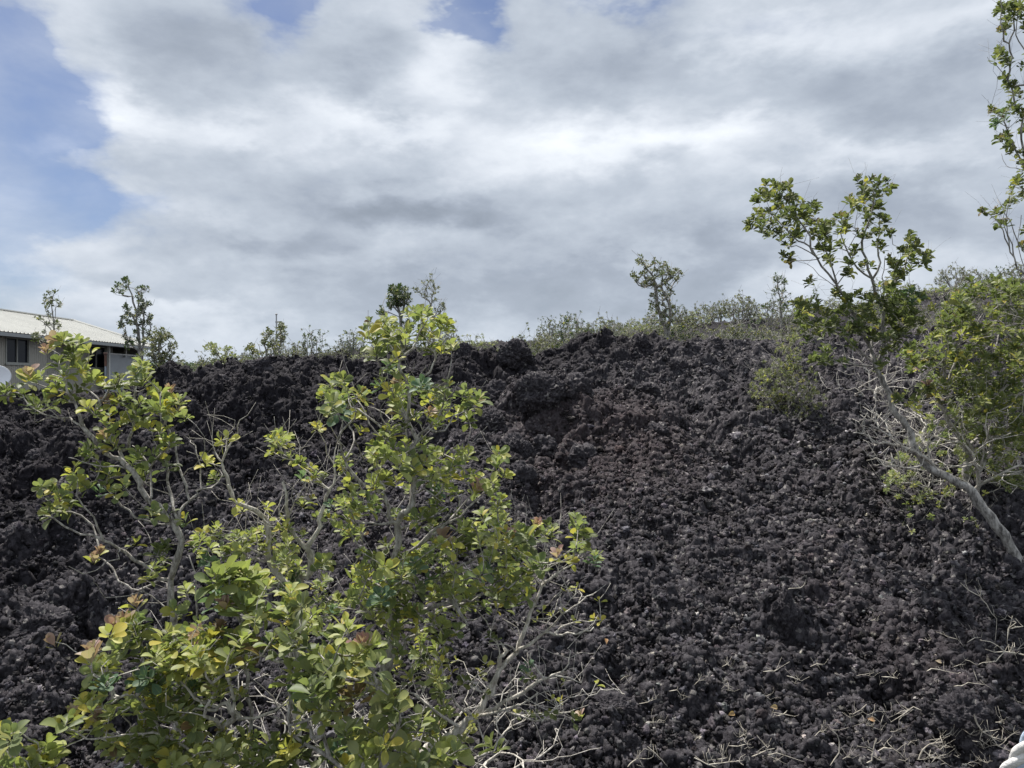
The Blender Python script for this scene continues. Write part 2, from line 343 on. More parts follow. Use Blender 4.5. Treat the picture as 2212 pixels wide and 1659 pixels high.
def ico(sub):
    import bmesh
    bm = bmesh.new(); bmesh.ops.create_icosphere(bm, subdivisions=sub, radius=1.0)
    v = np.array([q.co[:] for q in bm.verts]); f = np.array([[q.index for q in p.verts] for p in bm.faces]); bm.free(); return v, f
def rock_template(sub, seed, amp=.5):
    v, f = ico(sub); rg = np.random.default_rng(seed)
    for fr, am in ((1.1, amp), (2.6, amp * .7), (5.7, amp * .6)) + (((11.0, amp * .35),) if sub > 2 else ()):
        o = rg.uniform(0, 50, 3); q = v * fr + o
        n = perlin3(q[:, 0], q[:, 1], q[:, 2], seed)
        v = v * (1 + am * (n if fr < 2 else (.35 - np.abs(n) * 1.8)))[:, None]
    return v * rg.uniform(.75, 1.15, 3) * np.array([1, 1, .8]), f
def scatter(N, sub, ymax, smin, smax, seed):
    rg = np.random.default_rng(seed); T = [rock_template(sub, seed + i, .62) for i in range(16)]
    a = rg.uniform(-R(38), R(38), N); y = np.exp(rg.uniform(math.log(3.5), math.log(ymax), N)); x = np.tan(a) * y
    keep = rg.uniform(0, 1, N) < .45 + .55 * (perlin(x * 1.1, y * 1.1, 5) > -.1)
    x = x[keep]; y = y[keep]; N = len(x)
    s = (smin + (smax - smin) * rg.power(.42, N)) * np.clip(y / 7, .8, 1.6)
    z = surf_z(x, y); V = []; Fc = []; C = []; off = 0; k = rg.integers(0, len(T), N)
    tone = np.clip(rg.lognormal(.08, .55, N), .3, 3.2); tone = np.where(rg.uniform(0, 1, N) < .03, tone * 1.5, tone) * .88
    tc = tone[:, None] * np.stack([1 + rg.normal(0, .05, N), np.ones(N), 1 + rg.normal(-.02, .05, N)], 1)
    for j, (tv, tf) in enumerate(T):
        m = np.where(k == j)[0]; n = len(m); ang = rg.uniform(0, 2 * np.pi, (n, 3)); c, sn = np.cos(ang), np.sin(ang)
        Rz = np.zeros((n, 3, 3)); Rz[:, 0, 0] = c[:, 0]; Rz[:, 0, 1] = -sn[:, 0]; Rz[:, 1, 0] = sn[:, 0]; Rz[:, 1, 1] = c[:, 0]; Rz[:, 2, 2] = 1
        Rx = np.zeros((n, 3, 3)); Rx[:, 0, 0] = 1; Rx[:, 1, 1] = c[:, 1]; Rx[:, 1, 2] = -sn[:, 1]; Rx[:, 2, 1] = sn[:, 1]; Rx[:, 2, 2] = c[:, 1]
        vv = np.einsum('nij,vj->nvi', Rz @ Rx, tv) * s[m][:, None, None] + np.stack([x[m], y[m], z[m] + s[m] * .3], -1)[:, None, :]
        V.append(vv.reshape(-1, 3)); Fc.append((tf[None] + (np.arange(n) * len(tv))[:, None, None]).reshape(-1, 3) + off); C.append(np.repeat(tc[m], len(tv), 0)); off += n * len(tv)
    return np.concatenate(V), np.concatenate(Fc), np.concatenate(C)
def scatter_clinker():
    v1, f1, c1 = scatter(9000, 3, 9, .020, .048, 900); v2, f2, c2 = scatter(100000, 1, 15.8, .008, .025, 950)
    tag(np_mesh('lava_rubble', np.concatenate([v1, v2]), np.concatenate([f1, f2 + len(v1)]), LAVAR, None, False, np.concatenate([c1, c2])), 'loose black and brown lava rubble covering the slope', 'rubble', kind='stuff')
scatter_clinker()

# boulders that stand out
def real_hit(x, y, dmin=3.2, dmax=17.5):
    d = np.linspace(dmin, dmax, 900); X = (x - CX) / F * d; z = surf_z(X, d); ray = (CY - y) / F * d
    k = int(np.argmax(z >= ray)); k = k if z[k] >= ray[k] else len(d) - 1
    return Vector((X[k], d[k], z[k]))
def boulder(x, y, size, label, seed, sc=(1, 1, 1), rise=.2):
    h = ground_hit(x, y); v, f = ico(5 if size < .21 and y > 0 and seed >= 400 else 6); q = v * 1.3 + seed % 50
    v = v * (1 + .38 * perlin3(q[:, 0], q[:, 1], q[:, 2], seed))[:, None]
    for fr, am in ((2.6, .22), (5.5, .15), (12, .10), (26, .07), (48, .04)):
        q = v * fr + seed % 50; n = perlin3(q[:, 0], q[:, 1], q[:, 2], seed + int(fr)); v = v * (1 + am * (.3 - np.abs(n) * 1.5))[:, None]
    z = float(surf_z(h.x, h.y)[0])
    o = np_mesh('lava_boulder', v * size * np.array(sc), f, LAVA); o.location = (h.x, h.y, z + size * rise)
    tag(o, label, 'boulder', 'blocks in the broken band below the crest' if seed >= 400 else None)
boulder(1112, 806, .22, 'large dark arched lava boulder on the crest at the middle of the picture', 301, (1.15, 1, 1), .05)
boulder(1170, 905, .24, 'big rounded lava boulder below the arched boulder, right of the tall shrub', 302, (1.2, 1, 1.1), .3)
boulder(1060, 905, .22, 'black lava boulder just beside the upper leaves of the middle shrub', 303, (1, 1, 1), .3)
boulder(1005, 790, .17, 'upright knobbly lava boulder on the skyline left of the arched boulder', 304, (.9, .9, 1.3), .5)
boulder(742, 772, .13, 'small black lava knob on the skyline left of the middle shrub', 305, (1, 1, 1.1), .5)
boulder(690, 778, .11, 'tiny black lava knob on the left skyline', 306, (1.3, 1, .8), .5)
boulder(1695, 1345, .12, 'upright pale-topped lava boulder casting a black shadow on the lower slope', 307, (.7, .7, 1.3), .4)
boulder(2070, 1545, .13, 'smooth dark grey lava boulder near the lower right corner', 308, (1.2, 1, .95), .1)
boulder(1320, 1560, .10, 'smooth grey lava boulder at the bottom right of the low shrub', 310, (1.1, 1, .8), .3)
boulder(95, 1370, .20, 'rounded grey lava boulder at the left edge of the slope', 313, (1.1, 1, .9), .3)

_g = np.random.default_rng(60)
for (x, y, sz) in [(480, 845, .2), (560, 822, .16), (650, 812, .17), (720, 850, .2), (1000, 870, .2), (1065, 850, .16), (1230, 800, .18), (1290, 850, .2), (1240, 870, .17), (1340, 790, .15), (1400, 860, .17), (1470, 800, .18), (1540, 850, .17), (1600, 790, .16),
                   (1120, 980, .2), (1180, 960, .16), (1260, 990, .15), (1420, 950, .13), (1120, 1040, .15), (400, 900, .2), (320, 960, .18), (90, 1000, .2), (30, 1160, .17), (140, 1090, .16), (1640, 930, .13), (1500, 880, .15), (1380, 760, .14), (1540, 760, .15)]:
    boulder(x + _g.uniform(-8, 8), y, sz * _g.uniform(.8, 1.15), 'rough black lava block in the broken band below the crest', 400 + int(x), tuple(_g.uniform(.8, 1.25, 3)), -.12)

def build_far_ground():
    # rings of coarse ground out to the horizon, slightly under the detailed slope
    rr = np.concatenate([[0.0], np.exp(np.linspace(math.log(1.0), math.log(4000), 110))]); th = np.linspace(0, 2 * np.pi, 181)
    Rr, Th = np.meshgrid(rr, th, indexing='ij'); X = Rr * np.sin(Th); Y = Rr * np.cos(Th)
    inside = (Y > 1.2) & (np.abs(X) < Y * 1.03) & (Y < 92)
    z = np.where(Y > 0, macro(X, np.maximum(Y, 1.0)), -2.2)
    z = np.where((Y > 0) & (Y < 4), -2.2, z)
    far = np.clip((Rr - 60) / 60, 0, 1); z = z * (1 - far) + (-1.2) * far
    z = np.where(inside, z - .75, z - .05) + np.clip((Rr - 120) / 400, 0, 1) * 3 * perlin(X * .004, Y * .004, 3)
    nr, nt = Rr.shape; idx = np.arange(nr * nt).reshape(nr, nt)
    f = np.stack([idx[:-1, :-1], idx[:-1, 1:], idx[1:, 1:], idx[1:, :-1]], -1).reshape(-1, 4)[:, ::-1]
    tag(np_mesh('ground', np.stack([X, Y, z], -1).reshape(-1, 3), f, simple('dark_ground', (.045, .048, .035), .95, 0, .2, .4)), kind='structure')
build_far_ground()

# ------------------------------------------------------------------ plants
def leaf_mat(name='leaf', trans=.32, rough_=.42, rib=True):
    m, t = material(name)
    at = t.n('ShaderNodeAttribute', attribute_name='tint').outputs['Color']
    tc = t.n('ShaderNodeTexCoord').outputs['Object']
    c = t.mix(t.m('MULTIPLY', t.noise(tc, 55, 3, .6), .6), at, (.35, .30, .04, 1)) if False else at
    nz = t.noise(tc, 38, 3, .6)
    c = t.mix(t.m('MULTIPLY', t.m('SUBTRACT', nz, .52), 2.4, clamp=True), c, t.mix(1.0, c, (1.25, 1.1, .85, 1), 'MULTIPLY'))
    if rib:
        uv = t.n('ShaderNodeUVMap', uv_map='uv').outputs[0]; sp = t.n('ShaderNodeSeparateXYZ'); t.put(sp.inputs[0], uv)
        r_ = t.m('ABSOLUTE', t.m('SUBTRACT', sp.outputs[0], .5))
        ribf = t.m('MULTIPLY', t.m('LESS_THAN', r_, .045), .5)
        edge = t.m('MULTIPLY', t.m('GREATER_THAN', r_, .43), .35)
        c = t.mix(t.m('ADD', ribf, edge), c, t.mix(.5, c, (.36, .40, .12, 1)))
    geo = t.n('ShaderNodeNewGeometry')
    c = t.mix(t.m('MULTIPLY', geo.outputs['Backfacing'], .38), c, t.mix(.6, c, (.20, .24, .14, 1)))
    b = t.n('ShaderNodeBsdfPrincipled'); t.put(b.inputs['Base Color'], c); b.inputs['Roughness'].default_value = rough_
    b.inputs['Specular IOR Level'].default_value = .3
    tr = t.n('ShaderNodeBsdfTranslucent'); t.put(tr.inputs[0], t.mix(1.0, c, (1.1, 1.2, .7, 1), 'MULTIPLY'))
    mx = t.n('ShaderNodeMixShader'); mx.inputs[0].default_value = trans; t.put(mx.inputs[1], b.outputs[0]); t.put(mx.inputs[2], tr.outputs[0])
    o = t.n('ShaderNodeOutputMaterial'); t.put(o.inputs[0], mx.outputs[0])
    return m
LEAF = leaf_mat('broad_leaf', .42, .5); LEAFS = leaf_mat('small_leaf', .25, .55, False)

def bark_mat(name, light, dark, sc=30, bumpd=.004, lich=.5):
    m, t = material(name)
    tc = t.n('ShaderNodeTexCoord').outputs['Object']
    mp = t.n('ShaderNodeMapping'); t.put(mp.inputs[0], tc); mp.inputs['Scale'].default_value = (1, 1, .35)
    n1 = t.noise(mp.outputs[0], sc, 6, .7); n2 = t.noise(tc, sc * .35, 4, .6)
    c = t.mix(t.m('MULTIPLY', t.m('SUBTRACT', n1, .38), 4.0, clamp=True), dark, light)
    c = t.mix(t.m('MULTIPLY', t.m('SUBTRACT', n2, .5), 4 * lich, clamp=True), c, tuple(min(1, q * 1.5) for q in light))
    b = t.n('ShaderNodeBsdfPrincipled'); t.put(b.inputs['Base Color'], c); b.inputs['Roughness'].default_value = .85
    bn = t.n('ShaderNodeBump'); bn.inputs['Strength'].default_value = .8; bn.inputs['Distance'].default_value = bumpd
    t.put(bn.inputs['Height'], n1); t.put(b.inputs['Normal'], bn.outputs[0])
    o = t.n('ShaderNodeOutputMaterial'); t.put(o.inputs[0], b.outputs[0]); return m
BARK = bark_mat('grey_bark', (.50, .475, .44), (.13, .115, .10), 75, .007)
BARKP = bark_mat('pale_bark', (.62, .59, .535), (.25, .225, .19), 70, .006)
BARKD = bark_mat('dark_bark', (.46, .44, .41), (.085, .078, .072), 34, .012)
TWIGW = bark_mat('bleached_wood', (.60, .56, .48), (.34, .30, .24), 70, .002)
BUD = simple('flower_bud', (.28, .24, .15), .8)

def leaf_rows(kind):
    if kind == 'big': return [(0, .04), (.12, .07), (.32, .52), (.58, .95), (.78, .97), (.92, .66), (1, .10)]
    if kind == 'mid': return [(0, .08), (.30, .62), (.65, 1.0), (.9, .66), (1, .1)]
    return None
def leaves_mesh(name, P, Dr, Nr, L, W, C, mat, parent, kind='big'):
    P, Dr, Nr = (np.asarray(a, float).reshape(-1, 3) for a in (P, Dr, Nr)); L = np.asarray(L, float); W = np.asarray(W, float); C = np.asarray(C, float); n = len(P)
    if not n: return None
    S = np.cross(Dr, Nr); S /= np.maximum(np.linalg.norm(S, axis=1), 1e-6)[:, None]
    rg = np.random.default_rng(n)
    if kind == 'tiny':
        v = np.stack([P, P + Dr * (L * .55)[:, None] - S * (W * .5)[:, None], P + Dr * L[:, None], P + Dr * (L * .55)[:, None] + S * (W * .5)[:, None]], 1)
        f = np.arange(n * 4).reshape(n, 4)
        return np_mesh(name, v.reshape(-1, 3), f, mat, parent, True, np.repeat(C, 4, 0))
    rows = leaf_rows(kind); bend = rg.uniform(-.25, .55, n); fold = rg.uniform(.12, .75, n); vs = []; uv = []
    twist = rg.uniform(-.6, .6, n)
    for s_, w_ in rows:
        mid = P + Dr * (L * s_)[:, None] - Nr * (L * bend * (s_ - .15) ** 2 * (s_ > .15))[:, None]
        tw = twist * s_; Sx = S * np.cos(tw)[:, None] + Nr * np.sin(tw)[:, None]; Nx = Nr * np.cos(tw)[:, None] - S * np.sin(tw)[:, None]
        off = Sx * (W * .5 * w_)[:, None]; up = Nx * (W * .5 * w_ * fold)[:, None]
        vs += [mid - off + up, mid, mid + off + up]; uv += [(0, s_), (.5, s_), (1, s_)]
    k = len(rows); v = np.stack(vs, 1); nv = 3 * k
    fb = []
    for i in range(k - 1):
        a = i * 3; fb += [(a, a + 1, a + 4, a + 3), (a + 1, a + 2, a + 5, a + 4)]
    f = (np.array(fb)[None] + (np.arange(n) * nv)[:, None, None]).reshape(-1, 4)
    return np_mesh(name, v.reshape(-1, 3), f, mat, parent, True, np.repeat(C, nv, 0), np.tile(np.array(uv), (n, 1)))

class Plant:
    """a skeleton of nodes grown from hand-placed stems out to leaf-bearing tips"""
    def __init__(s, root, seed, step=.05, wig=.5):
        s.p = [np.array(root, float)]; s.par = [-1]; s.len = [0.0]; s.tipw = [0.0]; s.minr = [0.0]
        s.rg = np.random.default_rng(seed); s.step = step; s.wig = wig; s.tips = []
    def _add(s, q, par, w=0.0, mr=0.0):
        s.p.append(np.array(q, float)); s.par.append(par); s.len.append(s.len[par] + float(np.linalg.norm(s.p[-1] - s.p[par]))); s.tipw.append(w); s.minr.append(mr); return len(s.p) - 1
    def stem(s, pts, r0=0, r1=0, straight=False):
        pts = [np.array(q, float) for q in pts]
        P = np.array(s.p); k = int(np.argmin(np.linalg.norm(P - pts[0], axis=1)))
        pts = [s.p[k]] + (pts if np.linalg.norm(pts[0] - s.p[k]) > .01 else pts[1:])
        pts2 = [pts[0]] + pts + [pts[-1]]; cur = k; out = []
        segs = []
        for i in range(1, len(pts2) - 2):
            a, b, c, d = pts2[i - 1:i + 3]; n = max(2, int(np.linalg.norm(c - b) / s.step))
            for j in range(1, n + 1):
                t = j / n; segs.append(b + (c - b) * t if straight else .5 * ((2 * b) + (-a + c) * t + (2 * a - 5 * b + 4 * c - d) * t * t + (-a + 3 * b - 3 * c + d) * t ** 3))
        for i, q in enumerate(segs):
            t = i / max(1, len(segs) - 1)
            q = q + s.rg.normal(0, s.step * (.05 if straight else .10) * s.wig, 3)
            cur = s._add(q, cur, .5 if i == len(segs) - 1 else 0, (r0 + (r1 - r0) * t) * .82)
        return cur
    def tip(s, q, k=.30, leaf=True, data=None, maxlen=None):
        q = np.array(q, float); P = np.array(s.p); Ln = np.array(s.len)
        dist = np.linalg.norm(P - q, axis=1)
        above = np.maximum(0, P[:, 2] - q[2] + .15 * dist)
        c = dist + k * Ln * .5 + 1.1 * above; j = int(np.argmin(c)); a = s.p[j]
        if maxlen and dist[j] > maxlen: return
        n = max(2, int(dist[j] / s.step)); par = s.par[j]
        d0 = (a - s.p[par]) if par >= 0 else np.array([0, 0, 1.0]); d0 = d0 / (np.linalg.norm(d0) + 1e-9)
        m = a + d0 * dist[j] * .30 + (q - a) * .28 + np.array([0, 0, -.06 * dist[j]]); cur = j; ph = s.rg.uniform(0, 6.28, 3)
        for i in range(1, n + 1):
            t = i / n; x = (1 - t) ** 2 * a + 2 * t * (1 - t) * m + t * t * q
            x = x + np.sin(ph + t * 9) * s.step * .16 * s.wig * (t < 1) + s.rg.normal(0, s.step * .12 * s.wig, 3) * (t < 1)
            cur = s._add(x, cur, 1.0 if i == n else 0)
        dr = q - np.array(s.p[s.par[cur]]); dr = dr / (np.linalg.norm(dr) + 1e-9)
        if leaf: s.tips.append((q, dr, data))
        return cur
    def spurs(s, n, ln, r=1.0):
        """short bare side twigs"""
        N = len(s.p)
        for _ in range(n):
            j = int(s.rg.integers(2, N)); a = s.p[j]; d = s.rg.normal(0, 1, 3); d[2] = abs(d[2]) * .8 + .2; d /= np.linalg.norm(d)
            L = ln * s.rg.uniform(.4, 1.2); c = s._add(a + d * L * .5 + s.rg.normal(0, L * .08, 3), j); s._add(a + d * L + s.rg.normal(0, L * .12, 3) + np.array([0, 0, L * .15]), c, .12)
    def mesh(s, name, mat, parent, r0, expo=2.3, rmax=1e9):
        n = len(s.p); w = np.array(s.tipw); par = np.array(s.par); P = np.array(s.p)
        for i in range(n - 1, 0, -1): w[par[i]] += w[i]
        rad = np.minimum(r0 * np.maximum(w, .35) ** (1 / expo), rmax); rad = np.maximum(rad, np.array(s.minr))
        kids = [[] for _ in range(n)]
        for i in range(1, n): kids[par[i]].append(i)
        V = []; Fs = []; off = 0; stack = [(0, None)]
        starts = [(0, -1)]
        while starts:
            i, p0 = starts.pop(); chain = ([p0] if p0 >= 0 else []) + [i]; cur = i
            while kids[cur]:
                ks = sorted(kids[cur], key=lambda q: -rad[q]); 
                for q in ks[1:]: starts.append((q, cur))
                cur = ks[0]; chain.append(cur)
            if len(chain) < 2: continue
            Q = P[chain]; rr = rad[chain].copy()
            if p0 >= 0: rr[0] = min(rr[0], rr[1] * 1.25)
            rr = rr * (1 + s.rg.normal(0, .07, len(rr)));
            big = rr.max(); sides = 10 if big > .03 else 7 if big > .012 else 5 if big > .004 else 4
            T = np.gradient(Q, axis=0); T /= np.maximum(np.linalg.norm(T, axis=1), 1e-9)[:, None]
            U = np.cross(T[0], [.3, .2, .9]); U /= np.linalg.norm(U) + 1e-9; ang = np.arange(sides) * 2 * np.pi / sides; ring = []
            for a in range(len(Q)):
                U = U - T[a] * U.dot(T[a]); U /= np.linalg.norm(U) + 1e-9; Wv = np.cross(T[a], U)
                jit = 1 + (s.rg.normal(0, .09, sides) if big > .012 else 0)
                ring.append(Q[a] + (np.cos(ang)[:, None] * U + np.sin(ang)[:, None] * Wv) * (rr[a] * jit).reshape(-1, 1) if big > .012 else Q[a] + (np.cos(ang)[:, None] * U + np.sin(ang)[:, None] * Wv) * rr[a])
            ring.append(np.repeat((Q[-1] + T[-1] * rr[-1])[None], sides, 0)); R_ = np.array(ring); m = len(R_)
            id_ = np.arange(m * sides).reshape(m, sides) + off; nx = np.roll(id_, -1, 1)
            Fs.append(np.stack([id_[:-1], nx[:-1], nx[1:], id_[1:]], -1).reshape(-1, 4)); V.append(R_.reshape(-1, 3)); off += m * sides
        return np_mesh(name, np.concatenate(V), np.concatenate(Fs), mat, parent, True)

PAL = {
 'fresh': [(.32, .355, .13), (.27, .30, .115), (.38, .41, .155), (.20, .24, .10), (.14, .175, .08), (.24, .27, .145), (.18, .22, .12), (.33, .35, .18), (.41, .42, .16), (.14, .19, .09)],
 'olive': [(.115, .135, .055), (.085, .105, .045), (.15, .165, .07), (.19, .19, .08), (.062, .08, .04), (.10, .13, .06)],
 'dark': [(.07, .105, .045), (.05, .085, .04), (.10, .135, .055), (.04, .065, .03)],
 'pale': [(.25, .29, .14), (.19, .23, .11), (.31, .34, .16), (.15, .19, .09), (.34, .35, .14)],
 'grey': [(.15, .165, .105), (.11, .125, .075), (.19, .205, .13), (.09, .105, .065), (.18, .185, .10)],
 'y': [(.52, .50, .13), (.45, .44, .12), (.40, .41, .14), (.54, .46, .10), (.38, .38, .13)],
 'p': [(.42, .25, .25), (.37, .22, .22), (.46, .32, .30), (.32, .19, .18), (.46, .36, .29)],
 'r': [(.22, .14, .08), (.26, .19, .10), (.16, .11, .065)],
 'f': [(.17, .20, .085), (.12, .15, .065), (.23, .25, .10), (.095, .12, .05), (.15, .18, .08)],
 't': [(.11, .18, .12), (.09, .15, .10), (.14, .21, .14)],
 'k': [(.11, .135, .05), (.13, .14, .05), (.09, .11, .045)],
}
def rosettes(pl, name, parent, L, pal, kind, mat, nleaf=(8, 14), up=.55, spread=1.0, yfrac=.10):
    rg = pl.rg; P = []; Dv = []; N = []; Ls = []; Ws = []; C = []; 
    for q, dr, data in pl.tips:
        ch = data or 'g'; rnd = rg.uniform()
        d = dr * .5 + np.array([0, 0, up + .3]) + rg.normal(0, .30, 3); d /= np.linalg.norm(d)
        u = np.cross(d, rg.normal(0, 1, 3)); u /= np.linalg.norm(u); w = np.cross(d, u)
        base = PAL[pal][rg.integers(len(PAL[pal]))] if ch not in PAL else None
        n = int(rg.integers(nleaf[0], nleaf[1] + 1)); 
        if ch == 'y': n = max(3, int(n * .55))
        Lc = L * rg.uniform(.78, 1.22); a0 = rg.uniform(0, 6.28)
        if ch == 'b':
            buds = MB()
            for _ in range(9):
                c = q + d * Lc * .45 + rg.normal(0, Lc * .13, 3); r_ = L * .10; vv = [c + np.array(e) * r_ for e in ((1, 0, 0), (0, 1, 0), (-1, 0, 0), (0, -1, 0), (0, 0, 1.2), (0, 0, -1.2))]
                buds.add(vv, [(0, 1, 4), (1, 2, 4), (2, 3, 4), (3, 0, 4), (1, 0, 5), (2, 1, 5), (3, 2, 5), (0, 3, 5)])
            buds.build('flower_bud', BUD, parent, True)
        for i in range(n):
            t = (i + .5) / n; a = a0 + (i // 2) * 1.57 + (i % 2) * 3.1416 + rg.normal(0, .22)
            op = (R(14) + R(74) * t ** .8) * spread * rg.uniform(.85, 1.2)
            if ch == 'p': op *= .6
            rad = math.cos(a) * u + math.sin(a) * w
            ld = math.cos(op) * d + math.sin(op) * rad; ln = math.sin(op) * d - math.cos(op) * rad
            ln = ln + rg.normal(0, .12, 3); ln -= ld * ln.dot(ld); ln /= np.linalg.norm(ln)
            l = Lc * (.5 + .5 * min(1, t * 2.2)) * rg.uniform(.72, 1.15)
            P.append(q - d * t * Lc * (.75 if n > 6 else .4) + rad * Lc * .03); Dv.append(ld); N.append(ln); Ls.append(l); Ws.append(l * rg.uniform(.50, .64))
            if ch in PAL:
                src = PAL[ch] if (ch != 'p' or t < .8) else PAL['y']; c = np.array(src[rg.integers(len(src))])
            else:
                c = np.array(base); e = np.array(PAL[pal][rg.integers(len(PAL[pal]))]); c = c * .6 + e * .4
                if t < .4: c = c * np.array([1.12, 1.1, 1.05])
                if rg.uniform() < yfrac * (.4 + t): c = np.array(PAL['y'][rg.integers(5)]) * .85
                if rg.uniform() < .012: c = np.array(PAL['r'][rg.integers(3)])
            C.append(c * rg.uniform(.84, 1.16))
    leaves_mesh(name, P, Dv, N, Ls, Ws, C, mat, parent, kind)

def pr(spec, conv):
    """'x,y[letter] ...' in one of the study windows -> display coordinates"""
    o = []
    for w in spec.split():
        ch = None
        if w[-1].isalpha(): ch = w[-1]; w = w[:-1]
        x, y = w.split(','); X, Y = conv(float(x), float(y)); o.append((X, Y, ch))
    return o
wA = lambda x, y: (x * .248, y * .248 + 713.2)
wB = lambda x, y: (x * .2728 + 493.7, y * .2728 + 822.9)
wC = lambda x, y: (x * .3386, y * .3386 + 1097.2)
wD = lambda x, y: (x * .3472 + 603.5, y * .3472 + 1097.2)
wE = lambda x, y: (x * .2811 + 1591, y * .2811 + 329.2)
wF = lambda x, y: (x * .2811 + 1591, y * .2811 + 740.6)
wG = lambda x, y: (x * .2811 + 1591, y * .2811 + 1192.7)
wH = lambda x, y: (x * .3635 + 2029.8, y * .3635)
wK = lambda x, y: (x * .248 + 493.7, y * .248 + 548.6)
wL = lambda x, y: (x * .248, y * .248 + 548.6)
wM = lambda x, y: (x * .2811 + 1042.3, y * .2811 + 493.7)

def stems(pl, lines, depth, jit=.12):
    """lines: (spec, window, r0, r1[, depth offset start, end])"""
    for ln in lines:
        spec, wv, r0, r1 = ln[:4]; o0, o1 = (ln[4], ln[5]) if len(ln) > 4 else (0, pl.rg.uniform(-jit, jit) * 1.6)
        pts = pr(spec, wv); n = len(pts); P = []
        for i, (x, y, _) in enumerate(pts):
            t = i / max(1, n - 1); P.append(D(x, y, depth + o0 + (o1 - o0) * t + pl.rg.normal(0, .012)))
        # attach by picture position: shift the first point to the depth of the nearest node in view
        Q = np.array(pl.p); sx = CX + Q[:, 0] / Q[:, 1] * F; sy = CY - Q[:, 2] / Q[:, 1] * F
        k = int(np.argmin((sx - pts[0][0]) ** 2 + (sy - pts[0][1]) ** 2)); dd = Q[k, 1] - P[0].y
        P = [D(pts[i][0], pts[i][1], P[i].y + dd * (1 - i / max(1, n - 1))) for i in range(n)]
        pl.stem(P, r0, r1)
def add_tips(pl, L, depth, jit, k=.3):
    its = []
    for x, y, ch in L:
        its.append((x, y, ch, depth + pl.rg.normal(0, jit)))
    r = pl.p[0]; its.sort(key=lambda a: (a[1] < 0, (D(a[0], a[1], a[3]) - Vector(r)).length))
    for x, y, ch, d in its: pl.tip(D(x, y, d), k, True, ch)

def region_tips(rg, blobs, scale=1.0):
    o = []
    for b in blobs:
        x, y, rx, ry, n = b[:5]; ch = b[5] if len(b) > 5 else None
        for _ in range(int(n * scale)):
            a = rg.uniform(0, 6.283); r_ = math.sqrt(rg.uniform(0, 1)); o.append((x + rx * r_ * math.cos(a), y + ry * r_ * math.sin(a), ch))
    return o
def shrub(name, label, cat, root, depth, lines, tips, L, pal, r0, seed, bark=BARK, jit=.2, step=.05, wig=1.0, kind='big', mat=None, nleaf=(8, 14), spur=30, bare=0, bareLen=.2, group=None, k=.3, up=.55, yfrac=.1, rmax=1e9, spread=1., sub=1, sig=.42):
    rd = D(*root); pl = Plant(rd, seed, step, wig)
    g = ground_z(rd); base = Vector((rd.x, rd.y, g))
    if rd.z > g + .02:
        pl.p[0] = np.array(base - Vector((0, 0, .08))); pl._add(rd, 0, 0, 0)
    stems(pl, lines, depth)
    L2 = list(tips)
    if sub > 1:
        for x, y, ch in tips:
            for _ in range(int(sub - 1 + pl.rg.uniform())): L2.append((x + pl.rg.normal(0, L * F / depth * sig), y + pl.rg.normal(0, L * F / depth * sig), ch if pl.rg.uniform() < .5 else None))
    add_tips(pl, L2, depth, jit, k)
    lf = list(pl.tips)
    if spur: pl.spurs(spur, bareLen)
    t = thing(name, base, label, cat, group)
    pl.mesh('trunk', bark, t, r0, 2.3, rmax)
    rosettes(pl, 'crown', t, L * (.86 if kind == 'tiny' else 1), pal, kind, mat or (LEAF if kind != 'tiny' else LEAFS), nleaf, up, spread, yfrac)
    return t, pl
def ground_z(v):
    return float(surf_z(v.x, v.y)[0])

# ---- foreground shrub with the grey curved trunk, left
tA = pr('540,60 620,80 700,90 480,80p 390,160p 610,180k 700,190k 780,170y 650,260 500,260k 560,360 740,330 700,290y 800,400 250,360p 240,420 350,390 480,440 540,470 480,520 420,590 300,620k 330,650k 60,500k 30,540 200,550k 620,580 690,520k '
        '900,440y 1020,400k 1060,430 1200,310 1240,280 1260,350 1230,420 1170,360 1000,460k 1030,590 1080,570 950,600p 860,690 950,720 920,800 1060,790y 1120,760 1000,850 1180,700k 1230,620 1330,520 1400,540 1480,570 1550,590 1480,510p 1340,640 '
        '1400,680 1450,700 1550,700y 1600,740 1280,780y 1310,850y 1400,870y 900,900p 960,980 760,670y 820,990 760,1050 720,1080k 880,1180k 960,1220 1020,1260y 1070,1340 930,1330 1010,1400 880,1370t 1200,1060 1320,1080 1460,1140k 1440,930 1480,960 '
        '650,1180y 610,1240y 680,1270 640,1330 560,1380y 720,1350 340,1370 430,1340 480,1400k 540,1440 600,1480k 520,1510 570,1560 430,1530k 410,1580 1430,1560 1330,1570 1600,1640 1260,1240k 1180,1130k', wA) + \
     pr('640,270p 600,310p 860,220y 980,370 960,430 1020,260k 1060,230k 1040,340k 860,590p 1180,510 1120,640 1170,640', wC)
